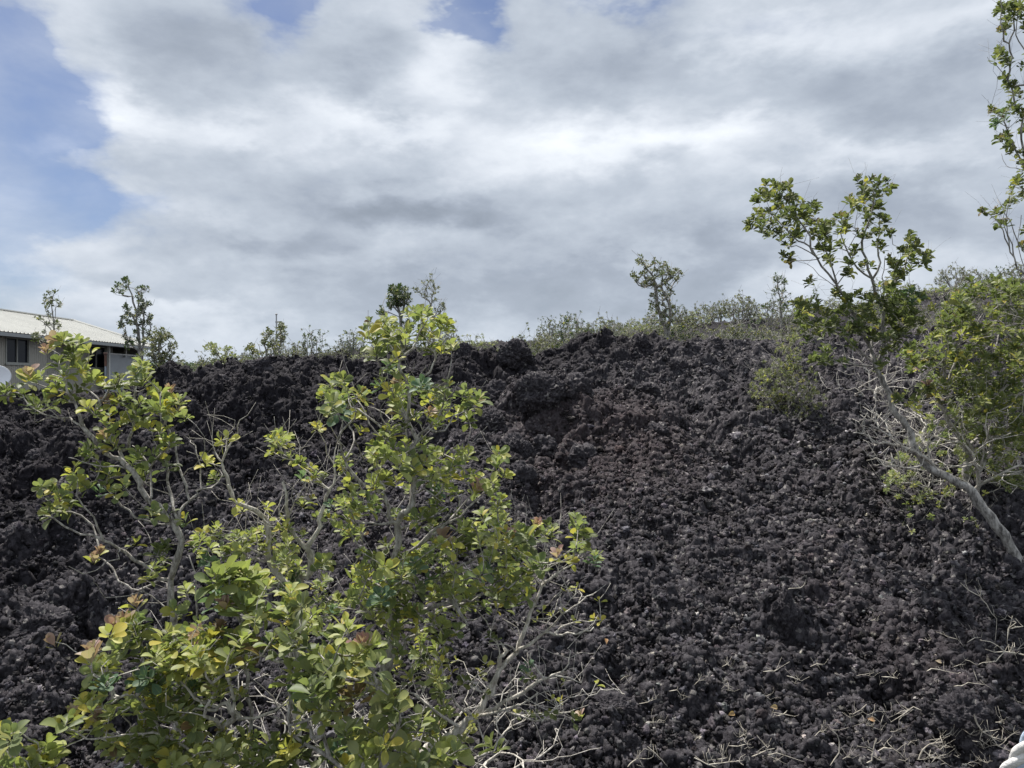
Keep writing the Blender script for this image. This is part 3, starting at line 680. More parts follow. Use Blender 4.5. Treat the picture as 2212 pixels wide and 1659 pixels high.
shrub('broadleaf_shrub', 'tall open shrub with curved grey trunk and pink-tipped leaves in front of the house', 'shrub', (385, 1640, 3.3), 3.3, [
    ('1125,1500 1115,1000 1100,640 1085,480 1120,380 1155,270 1140,150 1080,60', wC, .022, .017, 0, 0),
    ('1470,1650 1380,1540 1280,1440 1200,1320 1150,1220 1090,1160 980,1090 890,1020 830,960 770,890 720,830', wA, .017, .011, 0, -.05),
    ('720,830 690,720 650,620 600,560 570,450 600,330', wA, .009, .003, 0, -.1),
    ('1090,1160 1070,1050 1120,1000 1160,900 1180,780 1190,640 1185,500 1165,400', wA, .011, .004, 0, .1),
    ('720,830 640,790 560,760 430,755 300,690 210,600 195,540', wA, .006, .003, 0, .1), ('560,780 480,740 420,690', wA, .004, .002), ('440,760 340,790 290,785', wA, .004, .002),
    ('860,620 780,540 700,480 600,430 450,390', wA, .006, .003), ('860,620 940,540 1010,480 1040,380', wA, .006, .003), ('860,690 820,600 700,650', wA, .004, .002), ('1090,1200 900,1170 740,1150 615,1095', wA, .006, .002, 0, -.15),
    ('1050,1060 960,960', wA, .006, .003), ('1310,1450 1310,1200 1240,1080 1150,1010', wA, .007, .003, 0, .15), ('1310,1200 1400,1090 1470,980', wA, .004, .002),
    ('1550,1650 1600,1520 1700,1430 1760,1390 1900,1330 1920,1220', wA, .009, .003, 0, .15), ('1760,1390 1745,1180 1700,1010 1630,950', wA, .005, .002, .1, .2),
    ('1520,1640 1490,1450 1460,1300 1440,1150 1400,950 1370,830', wA, .010, .004, 0, .2), ('1650,1480 1620,1350 1560,1200 1540,1050 1500,920 1430,830', wA, .008, .004, .1, .1), ('1600,1250 1700,1180 1790,1040 1790,920', wA, .004, .002),
    ('1090,1180 1200,1270 1350,1380 1540,1490', wA, .006, .002, 0, .1), ('1190,560 1260,520 1350,440', wA, .003, .0015), ('1400,870 1440,740 1480,690', wA, .005, .003), ('1190,870 1130,780 1100,690', wA, .004, .002),
    ('1080,480 950,400 850,330 760,260 650,200 530,170 400,110 290,40', wC, .011, .004, 0, -.25), ('650,180 580,60 500,-60 490,-160', wC, .007, .002, -.2, -.3), ('890,525 800,500 740,430 720,380', wC, .003, .0015),
    ('1010,620 900,530 760,575 680,560 620,500 600,450', wC, .004, .0015, 0, -.2), ('760,300 690,345 600,400 520,405 430,370', wC, .004, .002, -.1, -.3), ('1250,760 1250,560 1240,440 1205,290', wC, .006, .003, .05, 0),
    ('1100,90 970,100 870,60 780,-10', wC, .003, .0015), ('970,300 960,180 880,80', wC, .003, .0015)],
    tA, .053, 'fresh', .0014, 21, BARK, nleaf=(9, 14), jit=.10, spur=45, bareLen=.08, yfrac=.22)

# ---- the middle shrub
tB = pr('1230,580 1200,640 1210,720 1290,700k 1330,620 1290,800 1380,560 1420,590 1400,680k 1550,510 1620,480 1680,490 1730,510 1650,560b 1700,600b 1830,590 1900,600 1860,560 1920,640 1760,650 1570,670 1540,720 1480,700 1420,760 1370,770 1480,890y 1280,860k '
        '1700,720k 1780,820k 1860,840y 1820,720 1400,960t 1440,940 1560,1070 1290,1130t 1340,1100 1600,1130 1680,1120t 1640,1170 1710,1150k 1460,1130p 1430,1180 1500,1180 1400,1190y 1580,1230k 1900,1110 950,1070 900,1100 1000,1080 1010,1150y 850,1180 800,1230 880,1220 '
        '920,1240 980,1230 1030,1220 900,1290 1040,1310k 970,1350t 870,1340 1160,1190 1190,1220 1760,1200 1820,1200 1880,1220 1760,1270y 1760,1370p 1840,1340 1880,1310 2080,1220 2060,1190 2150,1280 2190,1240 1990,1370y 2060,1340 2090,1420k 1840,1450k 1790,1450 1450,1280 '
        '1500,1300 1540,1340 1480,1360 1590,1400y 1530,1480k 1630,1400 1100,1430y 1150,1400y 1155,1530y', wK) + \
     pr('880,610 930,600 900,660 1230,400 1290,380 1280,440 1150,500 1200,520 1130,560 1300,520 1180,580 1170,630 1330,600 1420,570 1390,640 1480,620 1460,680 1400,720 1560,460 1500,490 1620,550 1680,570 1640,610 1560,640 1600,720 1680,720 1740,700 1720,770 1660,850t '
        '1620,800 1550,760 1750,830 1260,730 1330,790y 1150,780 1160,810 960,780y 930,830y 990,870 1070,890y 870,940 960,980 1010,970 1050,1010 980,1030 940,1080 800,970t 900,1160 980,1150 1040,1180 960,1200 1120,1000t 1150,950 1300,1030 1350,1060 1450,1060 '
        '1480,1100 1560,1050 1620,980 1650,920 1620,1060k 1790,870 1860,770y 1920,720 1960,780y 1870,580 1900,560 2140,560 2160,600 2120,640 2190,740y 2080,790 1980,840p 1950,880 2100,870 2150,930 2120,1000 1900,1120k 1860,1150 2000,1050 1690,1230p 1740,1290p '
        '1880,1280k 1950,1240k 2100,1230 2180,1210y 1560,1360 1500,1380y 1610,1400 1470,1440t 1420,1430 1540,1450 1240,1470 1200,1500 1290,1490 1080,1450 1050,1480 1000,1550 1100,1550 1060,1340 1150,1380k 1240,1290k 1350,1330k', wB) + \
     pr('1850,50 1860,90 1840,140 1900,160k 1850,230 1900,230 1970,290 1960,320t 1730,280p 1780,320y 1830,320y 1680,100k 1640,140 1690,140 1480,110 1520,150 1440,150p 1600,90p 1560,170k 1500,200 1350,60 1300,90 1400,60 1190,100 1160,130k 1050,200p 1080,230y 1150,220k '
        '1240,200 1300,180 1360,190y 1440,250 1520,260 1480,300 1620,340 1570,350 1660,360k 1520,440 1550,450 1560,530 1450,480 1420,520 1380,490 1300,370t 1270,400 1350,410 1400,420y 1290,600 1430,590 1490,560 1100,480 1040,470 1070,520 960,490 950,550 930,430t 1000,410k '
        '870,350 830,350 900,290y 930,280 700,350 650,360 650,420t 520,370 480,370y 740,480 700,490 680,530 590,500 620,540t 780,580k 810,640 870,650 760,700 840,760y 790,810 900,760 880,800 1050,760 1100,750 1030,800k 1020,720 460,540 520,550 400,700y 640,650y 360,560 '
        '420,590 340,620t 560,620k 640,600k 860,480k 720,640k', wD)
for q in ((1770, 560), (1745, 548)): tB.append((q[0] * .0 + 985, 990 + (q[1] - 550), None))
tB += region_tips(np.random.default_rng(6), [(900, 1260, 130, 110, 22), (700, 1480, 110, 90, 14), (1050, 1220, 90, 80, 14), (880, 1480, 110, 110, 26), (960, 1600, 60, 50, 8)])
shrub('broadleaf_shrub', 'large leafy green shrub at the centre reaching above the skyline', 'shrub', (830, 1680, 3.15), 3.15, [
    ('620,1500 640,1150 660,1000 690,800 700,620 720,420', wD, .036, .020, 0, 0),
    ('1310,1500 1330,1300 1340,1130 1420,1000 1450,900 1470,800 1450,650 1420,560 1490,450', wB, .022, .010, 0, -.05),
    ('1640,1600 1580,1450 1520,1340 1470,1250 1440,1170', wK, .007, .004, 0, .1), ('1560,1500 1580,1300 1560,1140 1510,1020 1490,930 1520,900 1600,820 1650,730 1680,640', wK, .010, .004, 0, -.05),
    ('1490,930 1400,820 1340,700', wK, .006, .003), ('1560,1240 1670,1100 1760,1020 1800,920 1800,850 1840,760 1850,650', wK, .007, .003, 0, .1), ('1660,1120 1705,990', wK, .003, .002),
    ('1640,1600 1740,1500 1840,1440 1900,1380 1980,1300', wK, .006, .003), ('1920,1340 1950,1230 2010,1110', wK, .003, .0015), ('1840,1560 1900,1480 2050,1370 2140,1290', wK, .005, .003, 0, .1),
    ('1370,1540 1180,1400 1080,1340 1040,1250', wK, .007, .003, 0, .1), ('1320,1590 1230,1480 1140,1330 1090,1250 1090,1160', wK, .006, .002, 0, .15), ('1370,1500 1330,1400 1360,1270', wK, .004, .002), ('1450,1470 1350,1400 1200,1320', wK, .004, .002),
    ('1340,1150 1290,1080 1230,900 1090,830 960,680 890,560 870,460', wB, .012, .003, 0, -.1), ('1350,1130 1200,1120 1080,1110', wB, .008, .003, 0, -.2), ('1370,1160 1450,1120 1600,1080 1710,1000', wB, .008, .003, 0, -.2),
    ('1450,900 1560,860 1700,960', wB, .006, .002), ('940,620 1000,460 975,370', wB, .003, .0015), ('1000,460 1040,560 1080,640', wB, .003, .0015), ('1310,1450 1500,1300 1800,1060 1980,850', wB, .009, .003, 0, .15),
    ('1500,1300 1900,1000 2080,800 2150,640', wB, .008, .003, .1, .2), ('700,620 900,500 1100,380 1280,260 1500,190', wD, .012, .004, .05, .1), ('700,700 1000,600 1200,560 1400,500', wD, .010, .004, 0, -.15),
    ('1050,540 1100,620 1140,680 1170,720', wD, .010, .004, -.3, -.3), ('1150,680 1250,700', wD, .005, .002, -.3, -.35), ('700,800 560,660 460,560', wD, .008, .003, 0, -.2), ('690,520 560,440 420,380', wD, .007, .003), ('1590,140 1700,260 1620,360', wD, .004, .003)],
    tB, .049, 'fresh', .0015, 22, BARK, nleaf=(9, 14), jit=.22, spur=170, bareLen=.17, yfrac=.20, sub=1.12, sig=.9)

# ---- pale forked stems between the two shrubs
tE = pr('1920,960y 1990,960y 1800,1130y 1850,1160y 1860,1270 2070,1500y 2100,1560y', wA) + pr('770,1490y 800,1510y 430,1570 510,1590', wK) + \
     pr('380,420 430,450 340,450 400,500 350,560y 480,520y 480,580 560,620 690,730 650,690y 750,740k 590,740t 660,780y 760,1040 700,1060 820,1090 660,920 580,960 300,980y 410,1080y 410,1160y 470,1160 590,1210b 250,1170 200,1190 130,1220 60,1200 300,1300 220,1240 '
        '480,1260 430,1330 520,1330 450,1380 380,1420 560,1440 470,1460 410,1500y 520,1520k 340,1200k 100,1330 40,1310 750,1400 740,1430 760,1560 700,1610 500,1600t 250,1590 320,1610y', wB) + \
     pr('20,280 60,320 30,400y 80,430t 20,490t 60,500 270,320 250,350 260,480 290,550k 240,570 300,610 280,660 330,640 230,700k', wD) + pr('1260,170 1300,150y 1340,240 1400,180 1380,120 1410,270 1460,270 1320,340t 1220,230k 1250,200 1480,200 1540,230 1290,300', wC)
shrub('broadleaf_shrub', 'sparse shrub of pale forked stems with yellowing leaves between the two bigger shrubs', 'shrub', (640, 1640, 3.6), 3.6, [
    ('560,1640 620,1560 650,1450 620,1310', wB, .026, .020, 0, 0), ('620,1310 530,1220 470,1130 460,1000 470,890 430,800', wB, .013, .006, 0, -.1),
    ('620,1310 700,1190 715,1100 750,970 790,870 835,820 820,650 865,470', wB, .015, .003, 0, .1), ('790,870 700,760 560,660 430,580 400,500', wB, .007, .003, 0, .1), ('820,650 760,500 730,390', wB, .004, .0015), ('865,500 830,390 795,290', wB, .003, .0015),
    ('470,1090 520,990 540,930 600,840', wB, .005, .002), ('410,1050 420,920 450,880', wB, .004, .002), ('560,1640 350,1500 300,1150 270,1080 130,980 40,930 5,830', wB, .020, .008, 0, -.1),
    ('2030,1460 2000,1340 1950,1220 1940,1140 1990,1020 2070,900 2085,790', wA, .010, .003, 0, 0), ('1940,1140 1860,1050 1840,960', wA, .005, .002), ('1990,1020 2000,900 2050,790', wA, .004, .0015), ('1930,1180 1850,1160 1780,1150', wA, .003, .0015),
    ('350,1250 380,1160 420,1080', wB, .004, .002), ('270,1080 350,1160 400,1230', wB, .005, .002), ('300,1400 170,1330 80,1280 -60,1190', wB, .009, .003), ('240,1400 230,1200 225,1070', wB, .006, .002), ('160,1410 110,1290', wB, .005, .003),
    ('350,1450 200,1400 60,1380 -120,1290', wB, .006, .003), ('350,1600 200,1500 20,1400', wB, .007, .003), ('320,1200 310,1050', wB, .004, .002)],
    tE, .050, 'fresh', .0014, 23, BARKP, jit=.12, spur=150, bareLen=.16, yfrac=.2)

# ---- pale leaning shrub, right of the middle one
tCc = pr('1240,490y 1200,550y 1210,610y 1360,620y 1800,510y 1850,490y 1990,570y 1780,650y 1830,700y 1960,680y 1995,700y 1640,640y 1700,660y 1600,700y 900,950 860,980 920,910 1010,960y 1100,940y 980,1050 1070,1020y 1280,970y 1320,980y 1260,1020 1150,1080k 1200,1090k 1180,1300y '
         '1220,1310y 1110,1400 1150,1440 1530,1020t 1560,970t 1560,1050k 1700,1190y 1750,1200y 1690,1270 1720,1290 1820,1270k 1870,1280p 1840,1320k 1570,1280 1480,1280 1970,1090y 1770,1080y 1620,1290 1350,820k 1310,790k 1280,1150 900,1100k 1000,1150k', wD)
shrub('broadleaf_shrub', 'leaning shrub of whitish twiggy branches with small yellow leaves over the bare lava', 'shrub', (960, 1690, 3.2), 3.2, [
    ('880,1560 1000,1470 1130,1370 1220,1290', wD, .030, .022, 0, 0), ('1220,1290 1290,1200 1340,1060 1390,930 1420,900', wD, .016, .010, 0, 0), ('1220,1290 1300,1150 1380,1000 1470,900 1520,780 1570,650 1600,560 1640,480', wD, .017, .008, 0, .1),
    ('1640,480 1720,420 1820,340 1900,260', wD, .008, .003, .1, .15), ('1650,490 1640,440 1620,400', wD, .006, .003), ('1720,420 1740,380 1730,330', wD, .003, .0015), ('1560,620 1660,600 1750,540', wD, .005, .002), ('1620,480 1560,400', wD, .005, .002),
    ('1480,900 1560,840 1650,770 1720,780 1800,790 1900,780 1960,750', wD, .009, .003, 0, -.1), ('1720,770 1800,720 1930,700 2040,690', wD, .006, .0025), ('1650,770 1740,700 1800,640 1870,590 1950,550', wD, .006, .002), ('1860,600 1880,520', wD, .003, .0015),
    ('1570,690 1620,700 1720,660 1800,560', wD, .005, .002), ('1220,1290 1340,1250 1450,1190 1560,1120 1640,1060', wD, .012, .007, 0, -.1), ('1640,1060 1700,1050 1780,1000 1800,930 1800,870', wD, .006, .002), ('1700,1050 1790,1060 1880,1090', wD, .005, .002),
    ('1640,1060 1580,980 1560,900', wD, .005, .002), ('1230,1300 1350,1280 1500,1230 1620,1150', wD, .009, .003, 0, -.15), ('1400,1250 1440,1100 1440,1000', wD, .004, .002), ('1450,1290 1560,1310 1640,1330', wD, .007, .004, -.1, -.2),
    ('1640,1330 1700,1250 1780,1200 1840,1170 1870,1150', wD, .004, .002, -.2, -.25), ('1880,1130 1930,1160 1990,1140 2040,1130 2110,1140 2150,1170', wD, .0035, .002, -.25, -.3), ('1200,1290 1100,1210 1070,1170', wD, .008, .005, 0, -.1),
    ('1130,1370 1000,1290 860,1180 790,1140 750,1080', wD, .008, .003, 0, -.2), ('860,1180 900,1130 930,1110', wD, .004, .002), ('1480,900 1420,860 1300,850', wD, .005, .002), ('1500,850 1480,760 1400,680', wD, .004, .002), ('1180,1250 1160,1200 1180,1100', wD, .005, .002),
    ('1300,1530 1380,1460 1410,1390', wD, .003, .0015), ('1200,1560 1330,1520 1400,1400 1440,1340', wD, .004, .002)],
    tCc, .038, 'olive', .0015, 24, BARKP, jit=.12, spur=150, bareLen=.13, yfrac=.2, nleaf=(5, 9))

# ---- low shrub along the lower left
tF = pr('790,700p 730,740p 830,710 900,700 860,780 780,790y 700,800y 740,880 720,940 820,850 580,920p 560,960y 620,980 700,970 640,1020 660,1100t 620,1080k 1010,890 1070,880 980,930 1060,960 910,940k 880,880k 1060,780y 1100,790k 1260,800p 1250,850p 1220,880y 1390,750p 1340,800 1410,790 '
        '1270,960 1240,930 1310,930 1430,610p 1280,720 1200,780 1500,830 1440,880 1460,940 1540,900 1640,860r 1700,850t 1580,980 1420,980y 1440,1050y 930,1080t 980,1120t 1040,1050t 900,1040t 1080,1000 1200,1060y 1000,1180y 1060,1150y 940,1200y 1100,1200 970,1240 1130,1300 1200,1270 1050,1330k '
        '530,1240y 600,1230y 650,1230 580,1290 520,1220y 460,1290p 440,1340 620,1340p 700,1310 680,1350 620,1420 800,1250 850,1260 870,1300y 930,1330 480,1430 760,1510k 830,1500 900,1500 950,1480 880,1560 720,1570 980,1540 1000,1590 1060,1600 1090,1560y 1030,1640 1200,1620 1250,1640 1210,1530 '
        '1270,1560 1380,1500 1430,1500 1480,1520 1400,1560 1280,1520 1160,1120k 1330,1080k 1400,1130k 1240,1140t 1120,860k', wC)
tF2 = pr('1460,440 1500,400 1560,400 1400,400 1360,440 1640,440 1590,470 1500,540y 1560,560y 1640,560 1580,620 1500,580 1400,560t', wC)
shrub('broadleaf_shrub', 'low dense yellow-green shrub with pinkish young leaves filling the lower left', 'shrub', (430, 1700, 2.75), 2.75, [
    ('1300,1660 1420,1400 1520,1330 1450,1250 1380,1270', wC, .016, .009, 0, 0), ('1380,1270 1230,1220 1170,1150 1150,1090', wC, .007, .003, 0, -.1), ('1380,1290 1250,1300 1100,1360 950,1330', wC, .007, .003, 0, -.1), ('1520,1350 1620,1340 1760,1280 1880,1180 1930,1100', wC, .009, .004, 0, .1),
    ('1420,1390 1300,1340', wC, .006, .003), ('1300,1600 1050,1480 880,1200 760,1215 740,1200 660,1100 600,1060', wC, .009, .004, 0, -.1), ('760,1215 700,1250 580,1260', wC, .005, .003), ('760,1215 720,1160', wC, .004, .002),
    ('1300,1600 1000,1440 700,1470 530,1480 430,1410', wC, .007, .003, -.1, -.2), ('530,1480 430,1520', wC, .003, .0015), ('1100,1480 900,1440 700,1440', wC, .004, .003), ('870,1480 820,1380 780,1300', wC, .004, .002, -.1, -.2), ('1500,1300 1400,950 1100,930 900,800', wC, .010, .004, 0, 0),
    ('1860,1300 1850,1000 1870,800 1880,700', wC, .011, .007, .2, .2), ('1860,1000 1760,980 1640,940 1500,950', wC, .007, .003, .2, 0), ('1880,700 1790,650 1700,600', wC, .007, .003, .2, .1), ('1450,1250 1520,1180 1560,1100', wC, .005, .002)],
    tF + region_tips(np.random.default_rng(8), [(400, 1450, 130, 90, 20), (420, 1600, 160, 60, 26), (600, 1350, 100, 90, 10)]), .055, 'fresh', .0015, 25, BARKP, jit=.13, spur=60, bareLen=.08, yfrac=.24, sub=1.2, sig=.9)
shrub('broadleaf_shrub', 'short stem topped by two big bright green leaf rosettes at the middle left', 'shrub', (560, 1700, 2.8), 2.8, [
    ('1640,1750 1600,1300 1560,900 1530,700 1520,560', wC, .010, .006, 0, 0)], tF2, .078, 'fresh', .0022, 26, BARK, jit=.06, spur=8, bareLen=.05, yfrac=.03, nleaf=(12, 16), up=.8)
tG = pr('240,900 220,930 280,950 330,930 260,1020k 200,980 320,1040k 440,850y 510,830p 560,870 480,920 440,960y 520,960k 160,1070k 200,1100t 300,1100k 130,1150t 250,1230 300,1260 350,1230 320,1300 400,1250 450,1060y 460,1150r 400,1370 450,1390 500,1370 560,1400 600,1390 650,1400 480,1450 550,1500 590,1540 660,1470y '
        '700,1490 520,1560 420,1600y 780,1520 800,1570 850,1560 720,1300k 740,1340 700,1230k 760,1230k 1060,1500 1000,1540 1110,1510 400,1490t 350,1550k 60,1440k 100,1480k 40,1500y 20,1560 140,1480k 110,740k 60,760k 20,860k 80,820 340,800 380,780k 60,640k 130,600k 30,700y 300,760', wD) + \
     pr('1590,1600 1620,1580 1750,1500k 1830,1480k 1830,1530y 1800,1590y', wC)
shrub('broadleaf_shrub', 'big glossy-leaved shrub at the bottom edge under the middle shrub', 'shrub', (770, 1760, 2.55), 2.55, [
    ('500,1800 520,1500 440,1300 330,1200', wD, .012, .006, 0, 0), ('500,1700 300,1550 250,1300 200,1100 260,980', wD, .009, .005, 0, 0), ('520,1500 600,1300 620,1150 560,980', wD, .008, .004, 0, .1), ('500,1650 700,1450 760,1300', wD, .007, .003),
    ('100,1350 30,1330 -60,1290', wD, .006, .003, .2, .2), ('240,1420 180,1380 120,1320', wD, .012, .006, .1, .1), ('300,1550 80,1400 70,1100 100,900 90,760 100,640', wD, .009, .004, 0, .2)],
    tG, .061, 'fresh', .0018, 27, BARK, jit=.12, spur=30, bareLen=.07, yfrac=.08, sub=1.3, sig=.9)
tH = pr('20,1430 40,1400y 70,1440 300,1510 270,1550 340,1560 240,1600y 310,1610 100,1640 150,1640 10,1650 50,1600 190,1660 330,1650y', wC)
shrub('broadleaf_shrub', 'small sprig of leaf rosettes in the bottom left corner', 'shrub', (60, 1760, 2.6), 2.6, [
    ('150,1900 120,1750 60,1550 30,1450', wC, .007, .003, 0, 0), ('150,1850 240,1700 240,1500 160,1450', wC, .006, .002, 0, 0), ('200,1750 290,1600', wC, .005, .003)], tH, .058, 'fresh', .002, 28, BARKP, jit=.06, spur=6, bareLen=.06)

# ---- bare grey twig bush on the ground under the shrubs
def twig_bush(x, y, d, n, size, label, seed, name='dead_bush', mat=BARKP, flat=.5, group=None, r0=.0017):
    g = D(x, y, d); z = ground_z(g); root = Vector((g.x, g.y, z)); pl = Plant(root - Vector((0, 0, .02)), seed, size * .09, 1.3)
    for i in range(n):
        a = pl.rg.uniform(0, 6.28); e = pl.rg.uniform(.15, 1.2); r_ = size * pl.rg.uniform(.4, 1)
        pl.tip(root + Vector((math.cos(a) * math.cos(e) * r_, math.sin(a) * math.cos(e) * r_, math.sin(e) * r_ * flat * 2)), .4, False)
    t = thing(name, root, label, 'dead bush', group); pl.mesh('branches', mat, t, r0)
    return t
twig_bush(1010, 1500, 3.9, 110, .8, 'tangle of dry grey twigs at the foot of the middle shrub', 41)
twig_bush(760, 1500, 3.7, 110, .8, 'tangle of dry twigs below the pale forked stems', 42)
twig_bush(560, 1450, 3.8, 90, .8, 'tangle of dry twigs in the lower left shrub', 43)

# ------------------------------------------------------------------ right-hand trees
# ------- tall leaning tree
tR = pr('90,520 130,500 160,440 190,450 200,480 140,350 180,290 230,230 280,220 300,250 260,320 220,340 300,360 330,340 340,270 360,250b 400,260 400,330 400,360 450,350 480,360y 350,400 300,430 260,440 240,520 180,550 200,590 250,580 300,520 360,470 400,430 420,480 440,430 500,430 530,420 520,480 610,390 '
        '600,420 560,460 460,520 380,550 320,600 280,620 240,620 340,660 400,620 440,570y 500,550 540,520 450,620 420,680 480,640 600,520r 560,540 380,700 620,560 590,610 660,530 700,540 740,550 680,580 760,490b 800,480b 850,490b 820,540 850,560 700,620 650,650 720,670 780,600 820,600y 800,690 780,700 680,700 '
        '720,740 650,740 700,800 730,830 620,720 360,770 410,830r 930,200b 960,240 1000,220y 1040,200b 1080,210b 980,280 1020,290 1060,260 1100,250 1150,210b 1190,260b 1160,290 1080,310 1000,330 880,350b 900,370y 910,400 980,380y 950,420 990,440 1090,410 1080,400 1010,480 1030,530 1100,480 1140,520 1100,540y '
        '1040,440 1060,600 1090,590 990,550 1000,640 1100,690 1120,690 930,610b 910,730 880,840 850,910 880,920y 900,770 960,870 1040,860 1190,610b 1180,810b 1340,620 1340,660 1380,670 1330,690 1370,700y 1290,750 1320,760 1260,740 1300,790y 1380,750 1360,790 1230,850 1200,840 1200,880 1240,910 1280,940 1240,960 1190,1010 '
        '1180,1040 1100,1010 1480,770b 1460,780 1460,840 1330,880 570,970b 780,1060 770,1080 830,1100 850,1130 960,1060 1000,1100 1050,1110 1290,1080t 1340,1060t 1420,1100t 1350,1140t 1280,1160 1200,1150 430,1150 480,1170 540,1170 510,1210y 560,1190 620,1150 650,1200y 660,1240y 700,1220 970,1200 1020,1190 1050,1230 '
        '960,1270 1040,1290y 1000,1250 920,1280t 880,1330 900,1360t 860,1350 1180,1220 1250,1230 1300,1220 1200,1300 1280,1290y 1330,1310 1250,1350 1300,1380 1180,1380 1240,1420 620,1290 560,1340y 620,1370 540,1430 1480,1190y 1500,1180y 1090,1400 1120,1290', wE) + pr('1300,370 1260,420 1220,410p 1330,470y 1370,500y 1400,370 1470,310p 1500,330 1540,400y 1360,430 1450,360', wF)
shrub('leaning_tree', 'tall leaning tree with a rough grey trunk and two dark green crowns against the clouds', 'tree', (2330, 1420, 5.9), 6.1, [
    ('2380,2000 2209,1720 2100,1550 2000,1400 1900,1270 1800,1150 1700,1080 1580,1010 1450,930 1370,830', wF, .060, .036, -.2, 0),
    ('1370,830 1340,700 1280,600 1210,520 1170,400 1120,280 1060,170 1045,80', wF, .036, .022, 0, .1), ('1060,1633 1120,1560 1130,1400 1120,1220 1070,1100 1040,980 990,820 960,700 1000,580 1040,400 1050,290', wE, .022, .006, 0, 0),
    ('1040,980 930,880 850,760 800,620', wE, .012, .005), ('1040,980 1100,850 1080,700 1100,560', wE, .012, .005), ('1120,1220 1180,1080 1280,900 1340,780 1370,690', wE, .013, .005), ('1250,950 1400,860 1480,790', wE, .006, .003),
    ('1050,1560 1000,1430 900,1290 850,1150 770,1020 700,930 620,800 560,720 470,680 380,600', wE, .017, .006, 0, -.2), ('380,600 300,500 200,460', wE, .007, .004), ('620,800 560,640 480,520 380,380 300,260', wE, .009, .004), ('620,820 500,740 430,720', wE, .008, .003),
    ('770,1020 740,870 620,680', wE, .009, .004), ('640,830 480,825 410,830', wE, .005, .002), ('740,1030 640,940 540,860', wE, .005, .002), ('850,1150 870,1280', wE, .010, .006),
    ('1040,1640 930,1640 840,1600 760,1600 680,1620', wE, .014, .004, 0, -.2), ('1040,1600 840,1430 700,1340 600,1250 540,1200', wE, .012, .004, 0, -.2), ('840,1600 820,1500 780,1400', wE, .007, .003), ('700,1560 640,1500 600,1440', wE, .005, .002),
    ('1040,1500 1060,1400 1120,1330', wE, .016, .010), ('1150,1500 1200,1400 1400,1280', wE, .008, .003), ('1130,1100 1130,900 1140,780', wE, .006, .003), ('1180,1100 1250,880 1270,800', wE, .006, .003)],
    tR + region_tips(np.random.default_rng(3), [(1830, 690, 60, 40, 14, 'f'), (1950, 700, 50, 60, 22, 'f'), (1890, 740, 50, 50, 10, 'f'), (1760, 690, 50, 40, 10, 'f'), (1940, 650, 40, 25, 8, 'f'), (1800, 760, 70, 30, 8, 'f')]), .055, 'olive', .0011, 31, BARKD, jit=.22, step=.07, kind='mid', nleaf=(9, 14), spread=.9, spur=260, bareLen=.16, yfrac=.05, sub=1.6)
pl = Plant(D(*wF(1600, 1030), 6.1), 32, .05, 1.2)
stems(pl, [('1560,1020 1480,900 1400,860 1280,800 1170,770 1080,770 1000,710 960,690 900,695', wF, .020, .005, 0, -.3), ('1300,820 1250,780 1180,720 1100,660 1030,625', wF, .012, .004, 0, -.3), ('1180,720 1150,640 1170,600', wF, .006, .002),
           ('1100,650 1080,600 1100,545', wF, .005, .002), ('1080,600 1020,580', wF, .004, .002), ('1080,770 1060,790', wF, .008, .006), ('1300,830 1200,740 1130,560', wF, .007, .003), ('1420,930 1350,960 1240,950', wF, .006, .004, 0, -.2),
           ('1150,950 1090,890 990,860', wF, .006, .003, 0, 0), ('1240,900 1130,940 1040,930', wF, .006, .003), ('1200,520 1130,430 1100,370', wF, .006, .003), ('1480,900 1470,800 1500,760', wF, .010, .006), ('1500,1000 1520,1100 1560,1090', wF, .006, .003)], 6.1)
pl.spurs(90, .16); dl = thing('fallen_branch', Vector(pl.p[0]), 'bleached dead branch caught against the leaning trunk, pointing left over the lava', 'branch'); pl.mesh('branches', BARKP, dl, .0035)

